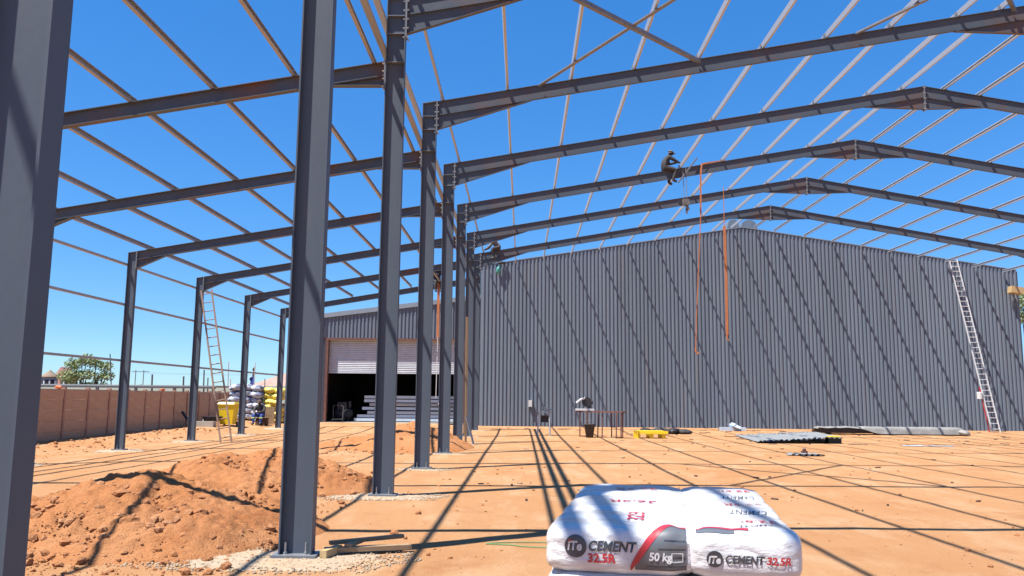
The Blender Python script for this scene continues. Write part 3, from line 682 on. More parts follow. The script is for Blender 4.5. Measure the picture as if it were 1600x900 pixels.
# ------------------------------------------------------------------ ladders
def ladder(name, label, a, b, side, w, nr, m, rail=(.035,.085)):
    a = Vector(a); b = Vector(b); s = Vector(side).normalized(); t = thing(name, label, 'ladder', a)
    nrm = (b-a).cross(s).normalized()
    for k in (-1, 1): part('rail', MB().bar(a+s*k*w/2, b+s*k*w/2, rail[0], rail[1], 0, nrm), m, t)
    for k in range(nr):
        p = lerp(a, b, (k+.6)/nr); part('rung', MB().tube([p-s*w/2, p+s*w/2], .017, 6), m, t)
    return t
ladder('aluminium_ladder', 'tall aluminium extension ladder leaning on the grey wall at right', (25.62,33.1,.09), (25.0,34.93,9.0), (1,.0,.0), .40, 33, M['alu'], (.03,.08))
ladder('wooden_ladder', 'brown wooden ladder leaning up to a short outer column', (-7.42,19.3,.0), (-8.62,19.93,5.15), (1,.25,.2), .34, 17, M['ladwood'], (.05,.085))

# ------------------------------------------------------------------ straps and rope
def ribbon(pts, w, th=.004):
    mb = MB()
    for p, q in zip(pts[:-1], pts[1:]): mb.bar(p, q, w, th, 0, (0,1,0))
    return mb
xs = 8.53; yb = 19.97
s1 = thing('orange_strap', 'long thin orange ratchet strap hanging from the rafter beside the worker', 'strap', (xs, yb, zt(xs)), 'orange straps hanging from the rafters')
part('webbing', ribbon([(xs+.9,20.07,zt(xs+.9)+.012),(xs+.35,20.05,zt(xs+.35)+.03),(xs+.05,19.99,zt(xs)+.02),(xs,yb,zt(xs)-.3),(xs-.03,yb,zt(xs)-1.8)], .06), M['orange'], s1)
part('tail', ribbon([(xs-.03,yb,zt(xs)-1.8),(xs-.14,yb-.02,6.2),(xs-.25,yb,4.4),(xs-.30,yb,3.3)], .035), M['orange'], s1)
part('hook', MB().tube([(xs-.30,yb,3.3),(xs-.30,yb,3.18),(xs-.24,yb,3.08),(xs-.20,yb,3.16)], .028, 6), M['orange'], s1)
xs = 10.55; yb = 24.97
s2 = thing('orange_strap', 'wide orange strap hanging in front of the grey wall near the ridge', 'strap', (xs, yb, zt(xs)), 'orange straps hanging from the rafters')
part('tail', ribbon([(xs,yb,zt(xs)+.15),(xs,yb,8.6)], .03), M['orange'], s2)
part('webbing', ribbon([(xs,yb,8.6),(xs+.02,yb,6.4),(xs+.0,yb,4.15)], .11), M['orange'], s2)
part('hook', MB().tube([(xs,yb,4.15),(xs,yb,4.0),(xs+.06,yb,3.92)], .03, 6), M['orange'], s2)
xs = -1.62; yb = 29.95
s3 = thing('orange_strap', 'orange strap hanging below the worker on the lean-to rafter', 'strap', (xs, yb, zl(xs)), 'orange straps hanging from the rafters')
part('webbing', ribbon([(xs,yb,zl(xs)+.01),(xs+.01,yb,4.3)], .12), M['orange'], s3)
part('tail', ribbon([(xs+.01,yb,4.3),(xs-.02,yb,1.5)], .03), M['white'], s3)
hr = thing('hanging_tool', 'power tool hanging on ropes below the seated worker', 'tool', (7.95,19.9,9.5))
for d in (-.05,.05): part('rope', MB().tube([(7.95+d,19.92,9.62),(7.97+d,19.9,8.5)], .012, 5), M['rope'], hr)
part('tool_body', MB().box((7.97,19.9,8.36),(.24,.16,.2)).tube([(7.97,19.9,8.3),(8.08,19.9,8.08)], .05, 8).bar((8.0,19.9,8.15),(8.0,19.9,7.95), .05,.05), M['greycloth'], hr)
part('blade_guard', MB().tube([(7.84,19.86,8.36),(7.84,19.94,8.36)], .12, 14), M['black'], hr)
solo('steel_bar', MB().bar((7.72,19.85,9.05),(8.42,20.0,9.98), .05,.05), M['plate'], 'loose steel bar held upright across the rafter by the seated worker', 'bar', (8,20,9.5))

# ------------------------------------------------------------------ people
def person(label, loc, rotz, J, top, legs, cap, head_cover='cap', extra=None, scale=1.0):
    E_ = [('pel','bel'),('bel','che'),('che','nec'),('nec','hea'),('hea','crn')]
    for s in 'lr': E_ += [('che','sh'+s),('sh'+s,'el'+s),('el'+s,'wr'+s),('wr'+s,'ha'+s),('pel','hi'+s),('hi'+s,'kn'+s),('kn'+s,'an'+s),('an'+s,'to'+s)]
    Rr = dict(pel=.145,bel=.14,che=.16,nec=.058,hea=.088,crn=.075,sh=.075,el=.052,wr=.036,ha=.042,hi=.098,kn=.066,an=.047,to=.045)
    names_ = list(J); me = bpy.data.meshes.new('b'); me.from_pydata([Vector(J[k])*scale for k in names_], [(names_.index(a), names_.index(b)) for a, b in E_], [])
    tmp = bpy.data.objects.new('tmp', me); COL.objects.link(tmp); md = tmp.modifiers.new('s', 'SKIN'); sb = tmp.modifiers.new('u', 'SUBSURF'); sb.levels = 2; sb.render_levels = 2
    for i, k in enumerate(names_):
        r = Rr.get(k, Rr.get(k[:2], .05))*scale*(1.0 if k in ('hea','crn','nec') else 1.24); me.skin_vertices[0].data[i].radius = (r, r*(.85 if k in ('che','bel') else 1)); me.skin_vertices[0].data[i].use_root = (k == 'pel')
    dg = bpy.context.evaluated_depsgraph_get(); ev = tmp.evaluated_get(dg); m2_ = bpy.data.meshes.new_from_object(ev); bpy.data.objects.remove(tmp)
    mb = MB(); segs = [(Vector(J[a])*scale, Vector(J[b])*scale, b) for a, b in E_]
    def region(c):
        best = 9; bk = ''
        for a, b, k in segs:
            d = b-a; t_ = max(0, min(1, (c-a).dot(d)/d.length_squared)); q = (c-(a+d*t_)).length
            if q < best: best, bk = q, k
        if bk in ('hea','crn') or bk[:2] == 'ha': return 2
        if bk[:2] == 'to': return 3
        if bk[:2] in ('hi','kn','an') : return 1
        return 0
    mb.v = [v.co.copy() for v in m2_.vertices]
    for p in m2_.polygons: mb.f.append(tuple(p.vertices)); mb.m.append(region(p.center))
    bpy.data.meshes.remove(m2_)
    H = Vector(J['hea'])*scale; up = (Vector(J['crn'])-Vector(J['hea'])).normalized(); fwd = Vector((0,1,0)); fwd = (fwd-up*fwd.dot(up)).normalized(); sd_ = fwd.cross(up)
    mb.tube([H+fwd*.075*scale+up*.02, H+fwd*.108*scale-up*.02], [.012,.02], 6, 2)
    for k in (-1, 1):
        mb.blob(H+fwd*.082*scale+sd_*k*.034+up*.03, .011, (1,1,1), 0, 3); mb.blob(H+sd_*k*.088*scale, .024, (.5,1,1.3), .05, 2)
    mb.bar(H+fwd*.084*scale-sd_*.025-up*.05, H+fwd*.084*scale+sd_*.025-up*.05, .012, .01, 3)
    for s in 'lr':
        w_, h_ = Vector(J['wr'+s])*scale, Vector(J['ha'+s])*scale; d = (h_-w_).normalized(); sx_ = d.cross(Vector((.1,.2,1))).normalized(); dn = sx_.cross(d)
        for q in range(4):
            b0 = h_+sx_*(.026-.0175*q); L_ = (.062,.07,.066,.052)[q]; mb.tube([b0, b0+d*L_*.6, b0+d*L_*.8-dn*L_*.5], [.0095,.009,.007], 6, 2)
        b0 = lerp(w_, h_, .5)+sx_*.035; mb.tube([b0, b0+sx_*.03+d*.03, b0+sx_*.03+d*.062-dn*.015], [.011,.010,.008], 6, 2)
    t = thing('person', label, 'person', loc, None, rotz)
    part('body', mb, [M[top], M[legs], M['skin'], M['black']], t, True, True)
    if head_cover == 'cap':
        cm_ = MB(); prof = []
        n = 14; vs_ = []; fs_ = []
        for i in range(5):
            a = i/4*math.pi/2
            vs_ += [H+up*(.055+.075*math.sin(a))*scale+(fwd*math.cos(k*2*math.pi/n)*1.08+sd_*math.sin(k*2*math.pi/n))*.102*math.cos(a*.97)*scale for k in range(n)]
        for i in range(4):
            for k in range(n): fs_.append((i*n+k,i*n+(k+1)%n,(i+1)*n+(k+1)%n,(i+1)*n+k))
        fs_.append(tuple(range(4*n,5*n))); cm_.add(vs_, fs_)
        cm_.bar(H+fwd*.09*scale+up*.058*scale, H+fwd*.175*scale+up*.045*scale, .13, .012, 0, up)
        part('cap', cm_, M[cap], t, True, True)
    for nm, mb2, mt in (extra or []): part(nm, mb2, M[mt], t, False, True)
    return t
sit = dict(pel=(0,0,.11), bel=(0,.03,.28), che=(0,.12,.47), nec=(0,.20,.60), hea=(0,.26,.70), crn=(0,.29,.79),
 shl=(-.19,.13,.50), ell=(-.27,.34,.36), wrl=(-.16,.54,.40), hal=(-.12,.62,.42), shr=(.19,.13,.50), elr=(.26,.36,.34), wrr=(.13,.53,.33), har=(.09,.60,.34),
 hil=(-.11,.04,.09), knl=(-.25,.38,.0), anl=(-.20,.26,-.40), tol=(-.21,.42,-.46), hir=(.11,.04,.09), knr=(.25,.38,.0), anr=(.20,.26,-.40), tor=(.21,.42,-.46))
person('worker in dark clothes and pale cap sitting astride the rafter', (7.28, 20.07, zt(7.28)+.01), -math.pi/2+.25, sit, 'charcoal', 'charcoal', 'greycloth', 'cap', None, .92)
bent = dict(sit); bent.update(dict(bel=(0,.12,.24), che=(0,.32,.36), nec=(0,.46,.38), hea=(0,.56,.36), crn=(0,.65,.39), shl=(-.18,.36,.38), ell=(-.27,.46,.14), wrl=(-.16,.62,.02), hal=(-.13,.69,-.01), shr=(.18,.36,.38), elr=(.27,.48,.14), wrr=(.14,.64,.03), har=(.11,.71,.0)))
person('worker in dark clothes bending over the rafter end above the wall corner', (1.22, 30.07, zt(1.22)+.01), math.pi/2+.1, bent, 'greycloth', 'charcoal', 'charcoal', 'cap')
sitf = dict(sit); sitf.update(dict(ell=(-.30,.20,.34), wrl=(-.34,.42,.52), hal=(-.36,.50,.56), knl=(-.12,.42,.06), knr=(.12,.42,.06), anl=(-.12,.42,-.40), anr=(.12,.40,-.40), tol=(-.12,.56,-.45), tor=(.12,.54,-.45)))
person('worker with cap sitting on the lean-to rafter between the columns', (-1.72, 30.0, zl(-1.72)+.01), math.pi+.3, sitf, 'navy', 'charcoal', 'cloth_brown', 'cap')
stand = dict(pel=(0,0,.94), bel=(0,.01,1.10), che=(0,.05,1.30), nec=(0,.09,1.47), hea=(0,.13,1.57), crn=(0,.15,1.67),
 shl=(-.19,.05,1.38), ell=(-.27,.10,1.12), wrl=(-.20,.30,1.02), hal=(-.17,.38,1.01), shr=(.19,.05,1.38), elr=(.27,.10,1.12), wrr=(.20,.30,1.02), har=(.17,.38,1.01),
 hil=(-.10,0,.88), knl=(-.12,.04,.50), anl=(-.12,-.02,.10), tol=(-.13,.14,.05), hir=(.10,0,.88), knr=(.12,.10,.50), anr=(.13,.04,.10), tor=(.14,.20,.05))
person('person in white top standing at the roller door behind the soil heap', (-1.72, 35.4, gh(-1.72,35.4)), 2.4, stand, 'whitecloth', 'blue', 'black', 'cap')
low = dict(sit); low.update(dict(ell=(-.26,.28,.30), wrl=(-.12,.42,.27), hal=(-.05,.46,.27), elr=(.26,.28,.30), wrr=(.12,.42,.25), har=(.05,.46,.24), knl=(-.2,.42,.14), anl=(-.18,.46,-.26), tol=(-.19,.60,-.31), knr=(.2,.42,.14), anr=(.18,.46,-.26), tor=(.19,.60,-.31)))
person('person in blue trousers with reflective bands sitting by the bag piles', (-10.15, 31.5, gh(-10.15,31.5)+.36), math.pi-.1, low, 'charcoal', 'blue', 'cloth_brown', 'cap',
  [('reflective_band', MB().box((-.19,.44,.0),(.15,.15,.05)).box((.19,.44,.0),(.15,.15,.05)), 'hivis')])
solo('upturned_crate', MB().bb(-10.4,-9.9,31.45,31.85,gh(-10.1,31.6),gh(-10.1,31.6)+.34).bb(-10.43,-9.87,31.42,31.88,gh(-10.1,31.6)+.30,gh(-10.1,31.6)+.35), M['cloth_brown'], 'low box used as a seat by the person in blue trousers', 'box', (-10.15,31.6,gh(-10.1,31.6)))
tb = MB().blob((1.02,34.86,8.24), .17, (.8,.6,1.2), .12, 0, rr, True); solo('tool_bag', tb.bar((1.0,34.86,8.36),(1.2,34.9,8.66), .05,.04), M['teal'], 'small teal bag hanging at the top left corner of the grey wall', 'bag', (1.0,34.86,8.2))
solo('black_cover', MB().blob((1.22,34.86,8.66), .16, (1.4,.6,.5), .12, 0, rr, True), M['black'], 'small black bundle on top of the wall beside the teal bag', 'bundle', (1.2,34.86,8.6))

# ------------------------------------------------------------------ things along the grey wall
z0 = gh(3.2, 27)
b1 = thing('drill_stand', 'tall pale steel work stand with a vice, left of the saw table', 'work stand', (3.25, 27, z0))
for dx, dy in ((-.22,-.2),(.22,-.2),(-.22,.2),(.22,.2)): part('leg', MB().bar((3.25+dx*1.2,27+dy*1.2,z0),(3.25+dx,27+dy,z0+.95), .04,.04), M['galv'], b1)
part('top_plate', MB().bb(2.95,3.55,26.72,27.28,z0+.95,z0+.99), M['plate'], b1)
part('vice', MB().box((3.35,26.95,z0+1.08),(.22,.2,.16)).tube([(3.2,26.95,z0+1.08),(3.62,26.95,z0+1.08)], .025, 8).bar((3.1,27,z0+1.05),(3.35,27,z0+1.16), .05,.05), M['sheetmetal'], b1)
part('shelf_box', MB().bb(3.12,3.46,26.85,27.15,z0+.55,z0+.83), M['charcoal'], b1)
z0 = gh(5.2, 26)
tb_ = thing('saw_table', 'long narrow work table with rust-red tube legs in front of the wall', 'table', (5.4, 26, z0))
for x_, y_ in ((4.72,26.3),(4.95,25.7),(5.45,26.2),(5.55,25.4),(5.95,25.6),(6.25,24.9),(6.05,24.8),(6.35,25.2)): part('leg', MB().bar((x_,y_,z0),(x_+.02,y_,z0+1.0), .045,.045), M['oxide'], tb_)
part('foot_rail', MB().bar((6.05,24.8,z0+.04),(6.35,25.2,z0+.04), .04,.04), M['oxide'], tb_)
part('foot_rail', MB().bar((4.72,26.3,z0+.04),(4.95,25.7,z0+.04), .04,.04), M['oxide'], tb_)
part('table_top', MB().bar((4.6,26.15,z0+1.035),(6.4,25.0,z0+1.035), .42,.06), M['oxide'], tb_)
cs = thing('chop_saw', 'black and silver chop saw standing on the left of the table', 'saw', (4.9, 25.95, z0+1.068))
part('base', MB().box((4.9,25.95,z0+1.11),(.75,.40,.08)), M['alu'], cs)
part('blade_guard', MB().tube([(4.98,25.9,z0+1.42),(4.98,26.0,z0+1.42)], .2, 18), M['black'], cs)
part('motor', MB().tube([(5.0,26.0,z0+1.42),(5.22,26.05,z0+1.42)], .1, 12).box((5.1,26,z0+1.28),(.1,.1,.3)), M['charcoal'], cs)
part('handle', MB().tube([(4.9,25.9,z0+1.58),(4.72,25.85,z0+1.52),(4.55,25.85,z0+1.38)], .04, 8), M['alu'], cs)
bk = thing('black_bucket', 'black bucket standing under the saw table', 'bucket', (5.05, 25.4, z0))
part('pail', MB().lathe((5.05,25.4,z0+.0), [(.14,0),(.22,.50),(.24,.52),(.24,.55),(.21,.55),(.13,.06)], 20), M['charcoal'], bk, True)
part('bail', MB().tube([(5.05+.23*math.cos(a),25.3,z0+.5+.2*math.sin(a)) for a in [k*math.pi/8 for k in range(9)]], .008, 5), M['rope'], bk)
yp = thing('yellow_pallet', 'bright yellow plastic pallet lying on the ground near the wall', 'pallet', (7.5, 25.6, gh(7.5,25.6)))
zp = gh(7.5,25.6)
for k in range(7): part('deck_slat', MB().bb(6.92+k*.17,7.05+k*.17,25.1,26.2,zp+.25,zp+.285), M['yellow'], yp)
for y_ in (25.12,25.6,26.05):
    for x_ in (6.98,7.5,7.98): part('block', MB().bb(x_-.07,x_+.07,y_,y_+.12,zp,zp+.249), M['yellow'], yp)
part('rim', MB().bb(6.90,8.14,25.06,25.098,zp+.19,zp+.30), M['yellow'], yp)
rb = random.Random(3)
for k, (x_, y_, r) in enumerate(((7.9,29.3,.24),(8.5,29.0,.30),(9.1,29.2,.26),(9.6,29.1,.2))):
    solo('plastic_bundle', MB().blob((x_,y_,gh(x_,y_)+.10), r*1.2, (1.5,1,.5), .16, 0, rb, True), M['black' if k % 2 == 0 else 'charcoal'], 'crumpled black plastic bundle by the wall, %s from the yellow pallet' % ORD[k], 'bundle', (x_,y_,gh(x_,y_)), 'black bundles by the wall', True)
# roofing sheets fanned out on the ground
def flat_sheet(x0, y0, L_, ang, z, n=4, pitch=.17):
    mb = MB(); c, s = math.cos(ang), math.sin(ang); prof = []
    for k in range(n): prof += [(k*pitch,0),(k*pitch+.07,0),(k*pitch+.09,.04),(k*pitch+.15,.04)]
    prof.append((n*pitch,0)); vs_ = []
    for u, h in prof:
        for v in (0, L_): vs_.append(Vector((x0+u*c-v*s, y0+u*s+v*c, z+h)))
    mb.add(vs_, [(2*i,2*i+2,2*i+3,2*i+1) for i in range(len(prof)-1)]); return mb
for k in range(7):
    x_ = 10.95+k*.40; solo('roofing_sheet', flat_sheet(x_, 22.5+.05*(k%3), 5.6-.2*(k%2), -.10-.012*k, gh(x_,23)+.05+.024*k), M['sheetmetal'], 'grey corrugated roofing sheet on the ground pile, %s from the left' % ORD[k], 'roofing sheet', (x_,24,.1), 'roofing sheets fanned on the ground')
for k in range(3):
    solo('bearer', MB().bb(10.85,14.2,23.2+1.9*k,23.3+1.9*k,gh(12,23)-.01,gh(12,23)+.047), M['wood'], 'timber bearer under the roofing sheets, %s from the camera' % ORD[k], 'timber', (12,23.2+1.9*k,.02), 'bearers under the roofing sheets')
eb = thing('sheet_end_box', 'dark boxy bundle with yellow top at the right end of the roofing sheets', 'box', (13.85,22.9,gh(13.85,22.9)))
zq = gh(13.85,22.9)
part('box', MB().bb(13.62,14.08,22.7,23.1,zq,zq+.22), M['black'], eb); part('lid', MB().bb(13.66,14.04,22.74,23.06,zq+.222,zq+.26), M['yellow'], eb)
# long covered bundle
cb = thing('covered_beam_bundle', 'long low bundle of steel beams half wrapped in grey tarpaulin', 'bundle', (18.9,30.2,gh(18.9,30.2)))
zq = gh(18.9,30.2)
for k in range(3): part('beam', MB().bb(15.9,22.0,29.85+.26*k,30.05+.26*k,zq+.10,zq+.31), M['charcoal'], cb)
tp = MB(); n = 50
for i in range(n+1):
    x_ = lerp(15.75, 22.3, i/n); op = ss(18.6,17.4,x_); w_ = noise.noise(Vector((x_*2.2,0,1)))
    zs = zq+.36+.03*w_; fz = lerp(zq+.04, zs-.06, op); e = .1 if i in (0,n) else 0
    for y_, z_ in ((29.72+.05*w_, fz),(29.76+.04*noise.noise(Vector((x_*4,3,1))), lerp(fz,zs,.6)),(29.80, zs-.02-e),(30.15, zs-e),(30.55, zs-.03-e),(30.68,zq+.03)): tp.v.append(Vector((x_,y_,z_)))
for i in range(n):
    for j in range(5): tp.f.append((i*6+j,(i+1)*6+j,(i+1)*6+j+1,i*6+j+1))
part('tarpaulin', tp, M['tarp'], cb, True)
for k, x_ in enumerate((16.4,18.6,20.8)): part('bearer', MB().bb(x_-.05,x_+.05,29.8,30.6,zq,zq+.098), M['wood'], cb)
part('loose_fold', MB().blob((22.2,29.95,zq+.12), .34, (1.6,.8,.4), .18, 0, rb, True), M['tarp'], cb, True)
fb = thing('wrapped_bundle', 'low bundle wrapped in pale blue film at the foot of the wall', 'bundle', (12.5,32.3,gh(12.5,32.3)))
zq = gh(12.5,32.3); part('wrapped_pack', MB().bb(11.9,13.1,32.0,32.6,zq,zq+.16), M['filmblue'], fb); part('loose_film', MB().blob((12.6,32.3,zq+.22), .3, (2.0,.9,.4), .25, 0, rb, True), M['filmblue'], fb)
zq = gh(10.3,15.9)
of = thing('sheet_offcuts', 'small flat pile of dark sheet offcuts alone on open ground', 'offcuts', (10.3,15.9,zq))
part('sheet', flat_sheet(9.9, 15.65, .55, -.1, zq+.02, 5, .17), M['sheetmetal'], of); part('sheet', flat_sheet(10.2, 15.45, .3, .12, zq+.005, 4, .17), M['charcoal'], of)
part('bracket', MB().box((10.45,16.0,zq+.09),(.16,.12,.06)).blob((10.45,16,zq+.15), .06, (1,1,1), .2, 0, rb), M['oxide'], of)
for k, (x_, y_, w_, d_, mm, lab) in enumerate(((16.2,21.6,.9,.45,'filmblue','crumpled pale plastic sheet on the ground right of the roofing sheets'),(17.1,21.5,.9,.35,'sheetmetal','grey metal scrap lying beside the crumpled pale plastic'),(14.35,21.9,.7,.16,'cloth_brown','dark narrow strip of scrap on the ground by the roofing sheets'))):
    zq = gh(x_,y_); mb = MB(); n = 8
    for i in range(n+1):
        for j in range(5): mb.v.append(Vector((x_-w_/2+w_*i/n, y_-d_/2+d_*j/4, zq+.012+.05*abs(noise.noise(Vector((i*.9,j*.9,k*7.))))*(1 if 0<j<4 else .2))))
    for i in range(n):
        for j in range(4): mb.f.append((i*5+j,(i+1)*5+j,(i+1)*5+j+1,i*5+j+1))
    solo('scrap', mb, M[mm], lab, 'scrap', (x_,y_,zq))
bx = thing('hanging_box', 'small pale fitting hung low on the grey wall left of the stands', 'fitting', (2.75,34.93,1.2))
part('cover', MB().bb(2.66,2.84,34.80,34.99,1.1,1.45), M['white'], bx); part('plug', MB().bb(2.70,2.80,34.72,34.797,.92,1.12), M['black'], bx)
pz = gh(25.2,33.2)
cn = thing('paint_pole', 'red and white pole with can standing by the aluminium ladder', 'pole', (25.15,33.3,pz))
part('pole', MB().tube([(25.35,33.2,pz),(25.15,33.5,2.3)], .03, 8), M['redpaint'], cn); part('can', MB().lathe((25.12,33.45,1.72), [(.13,0),(.13,.32),(.11,.34)], 14), M['white'], cn)
tf = thing('wall_lamp_box', 'tan box-shaped fitting with bracket near the top right of the grey wall', 'fitting', (28.0,34.9,7.3))
part('box', MB().box((27.98,34.62,7.35),(.62,.40,.34), Matrix.Rotation(.15,3,'Y')), M['pinewood'], tf); part('bracket', MB().bar((28.2,34.98,7.3),(28.1,34.6,7.25), .06,.06), M['pole'], tf)
pr = thing('timber_prop', 'reddish timber prop standing against the sixth tall column', 'timber', (.52,19.9,0))
part('upright', MB().bar((.44,19.92,.03),(.42,19.97,4.3), .07,.05), M['wood'], pr); part('foot_strut', MB().bar((.72,19.7,.02),(.46,19.85,.9), .09,.03), M['plate'], pr)

# ------------------------------------------------------------------ left rear corner
zq = gh(-11.1,29.5)
bn = thing('wheelie_bin', 'yellow plastic wheelie bin standing by the brown wall', 'bin', (-11.05,29.6,zq))
A = [Vector((-11.05+a,29.6+b,zq+.08)) for a,b in ((-.28,-.27),(.28,-.27),(.28,.27),(-.28,.27))]; B = [Vector((-11.05+a,29.6+b,zq+.98)) for a,b in ((-.36,-.36),(.36,-.36),(.36,.36),(-.36,.36))]
part('tub', MB().loft(A, B), M['yellow'], bn); part('lid', MB().loft([Vector((-11.05+a,29.6+b,zq+.985)) for a,b in ((-.39,-.40),(.39,-.40),(.39,.40),(-.39,.40))], [Vector((-11.05+a,29.6+b,zq+1.07)) for a,b in ((-.34,-.34),(.34,-.34),(.34,.36),(-.34,.36))]), M['yellow'], bn)
for d in (-.3,.3): part('wheel', MB().tube([(-11.05+d-.03,29.95,zq+.1),(-11.05+d+.03,29.95,zq+.1)], .1, 14), M['black'], bn)
cc = MB().bb(-12.25,-11.2,28.2,28.55,gh(-11.7,28.4)-.05,gh(-11.7,28.4)+.22)
solo('concrete_kerb_block', cc, M['concrete'], 'pale concrete block lying on the soil by the brown wall', 'concrete block', (-11.7,28.4,gh(-11.7,28.4)))
wbk = thing('wheelbarrow_frame', 'small dark barrow lying in front of the yellow bin', 'barrow', (-11.5,29.1,gh(-11.5,29.1)))
zq = gh(-11.5,29.1)
part('tray', MB().loft([Vector(p) for p in ((-11.85,28.9,zq+.18),(-11.35,28.9,zq+.18),(-11.35,29.25,zq+.18),(-11.85,29.25,zq+.18))], [Vector(p) for p in ((-11.95,28.8,zq+.42),(-11.2,28.8,zq+.42),(-11.2,29.35,zq+.42),(-11.95,29.35,zq+.42))]), M['charcoal'], wbk)
part('wheel', MB().tube([(-11.97,29.05,zq+.15),(-11.91,29.05,zq+.15)], .15, 14), M['black'], wbk)
part('handle', MB().bar((-11.3,28.85,zq+.3),(-10.85,28.8,zq+.35), .04,.04).bar((-11.3,29.3,zq+.3),(-10.85,29.35,zq+.35), .04,.04), M['wood'], wbk)
def heap(n_x, n_z, x0, y0, dx, dz, m, lab, grp, s, taper=0., a=.95, h=.42):
    R_ = random.Random(s); ms = [mesh_of('bag', Bag(a, .75, h, s+q, 3.4, 2.2, .035).mesh(8), M[m], None, True) for q in range(3)]
    for r in range(n_z):
        nn = max(2, round(n_x-taper*r)); 
        for k in range(nn):
            x_ = x0+(k-(nn-1)/2)*dx+R_.uniform(-.1,.1); y_ = y0+R_.uniform(-.14,.14)+.05*r; z_ = gh(x_,y_)+h*.42+r*dz+R_.uniform(-.02,.02)
            o = link('stacked_bag', ms[R_.randrange(3)]); o.location = (x_,y_,z_); o.rotation_euler = (R_.uniform(-.1,.1),R_.uniform(-.1,.1),R_.uniform(-.3,.3)); tag(o, lab % (('bottom','second','third','fourth','fifth','top')[min(r,5)] if r < n_z-1 else 'top', ORD[k]), 'bag', grp)
heap(4, 6, -11.55, 33.4, .50, .29, 'bagpile', 'pale bulk bag, %s row of its pile, %s from left', 'pale bags piled by the wall', 40, .2, .72, .36)
heap(2, 6, -10.3, 33.6, .48, .285, 'bagyellow', 'yellow bag, %s row of its pile, %s from left', 'yellow bags piled by the wall', 60, 0, .62, .35)
zq = gh(-9.3,32.4); CX = -.78
crt = thing('plastic_crate', 'pale lattice crate standing in front of the yellow bags', 'crate', (-9.45+CX,32.5,zq))
for k in range(6): part('slat', MB().bb(CX-9.75+k*.11,CX-9.69+k*.11,32.3,32.33,zq,zq+.85), M['wood'], crt)
for z_ in (.05,.4,.78): part('rail', MB().bb(CX-9.76,CX-9.13,32.331,32.36,zq+z_,zq+z_+.06), M['wood'], crt)
part('back', MB().bb(CX-9.76,CX-9.13,32.8,32.83,zq,zq+.85), M['wood'], crt)
dr = thing('orange_drum', 'orange plastic drum behind the last short outer column', 'drum', (-9.72,34.4,gh(-9.72,34.4)))
part('shell', MB().lathe((-9.72,34.4,gh(-9.72,34.4)), [(.28,0),(.30,.05),(.30,.30),(.315,.32),(.30,.34),(.30,.6),(.315,.62),(.30,.64),(.30,.9),(.27,.93)], 24), M['orangeplastic'], dr, True)
part('lid', MB().lathe((-9.72,34.4,gh(-9.72,34.4)+.931), [(.285,0),(.285,.04),(.2,.055)], 24), M['orangeplastic'], dr)
pc = on_wall(27.9, .55); solo('pipe_offcut', MB().tube([(pc.x+.25,27.8,gh(pc.x,27.9)+.06),(pc.x-.30,28.0,.82)], .06, 10), M['black'], 'short dark pipe leaning against the brown wall', 'pipe', (pc.x,27.9,.1))

# ------------------------------------------------------------------ beyond the wall
def at(u, v, y):
    d = cam_dir((u-800)/FPX, (450-v)/FPX, 1); return CAM+d*((y-CAM.y)/d.y)
def tree(label, x, y, h, blobs, seed):
    R_ = random.Random(seed); t = thing('leafy_tree', label, 'tree', (x,y,0)); tk = MB()
    tk.tube([(x,y,-.1),(x+.1,y,h*.3),(x-.05,y,h*.55)], [.22,.16,.1], 8)
    lf = MB()
    for bx_, by_, bz_, br in blobs:
        tk.tube([(x+.05,y,h*.28),(x+bx_*.5,y+by_*.5,h*.42),(x+bx_,y+by_,bz_)], [.11,.07,.03], 6)
        for k in range(int(430*br*br)):
            d = Vector((R_.gauss(0,1),R_.gauss(0,1),R_.gauss(0,1))).normalized()*br*R_.random()**.42*(.8+.35*R_.random()); c = Vector((x+bx_,y+by_,bz_))+Vector((d.x,d.y,d.z*.72))
            n_ = Vector((R_.gauss(0,1),R_.gauss(0,1),R_.gauss(.5,1))).normalized(); a = n_.orthogonal().normalized(); b = n_.cross(a); sz = R_.uniform(.08,.17)
            lf.add([c+a*sz,c+b*sz*.5,c-a*sz,c-b*sz*.5], [(0,1,2,3)])
    part('trunk', tk, M['bark'], t, True); part('crown', lf, M['leaf'], t); return t
tree('bushy green tree rising above the brown wall at left', at(118,600,70).x+.5, 70, 5.4, [(-.8,0,4.4,.95),(.2,.3,4.75,.85),(-1.6,.2,3.2,.9),(-.4,-.3,3.3,1.0),(.6,0,3.4,.8),(-1.1,0,2.2,.8),(.3,.2,2.2,.8)], 2)
tree('smaller airy green tree right of the bushy tree', at(150,600,71).x, 71, 5.3, [(-.2,0,4.5,.75),(.7,.2,4.2,.8),(1.0,0,3.3,.7),(.2,0,3.2,.6),(-.4,.1,2.4,.55),(.7,0,2.3,.6)], 6)
tree('green tree showing just past the right end of the grey wall', at(1612,600,75).x, 75, 13.5, [(-.5,0,11.6,1.3),(.8,0,12.4,1.4),(-.3,.2,10.2,1.2),(1.2,0,10.5,1.3)], 12)
tree('small distant bare-looking bush beyond the wall by the power poles', at(215,600,110).x, 110, 2.9, [(-.9,0,2.2,.7),(.3,0,2.4,.75),(1.1,0,2.0,.6)], 9)
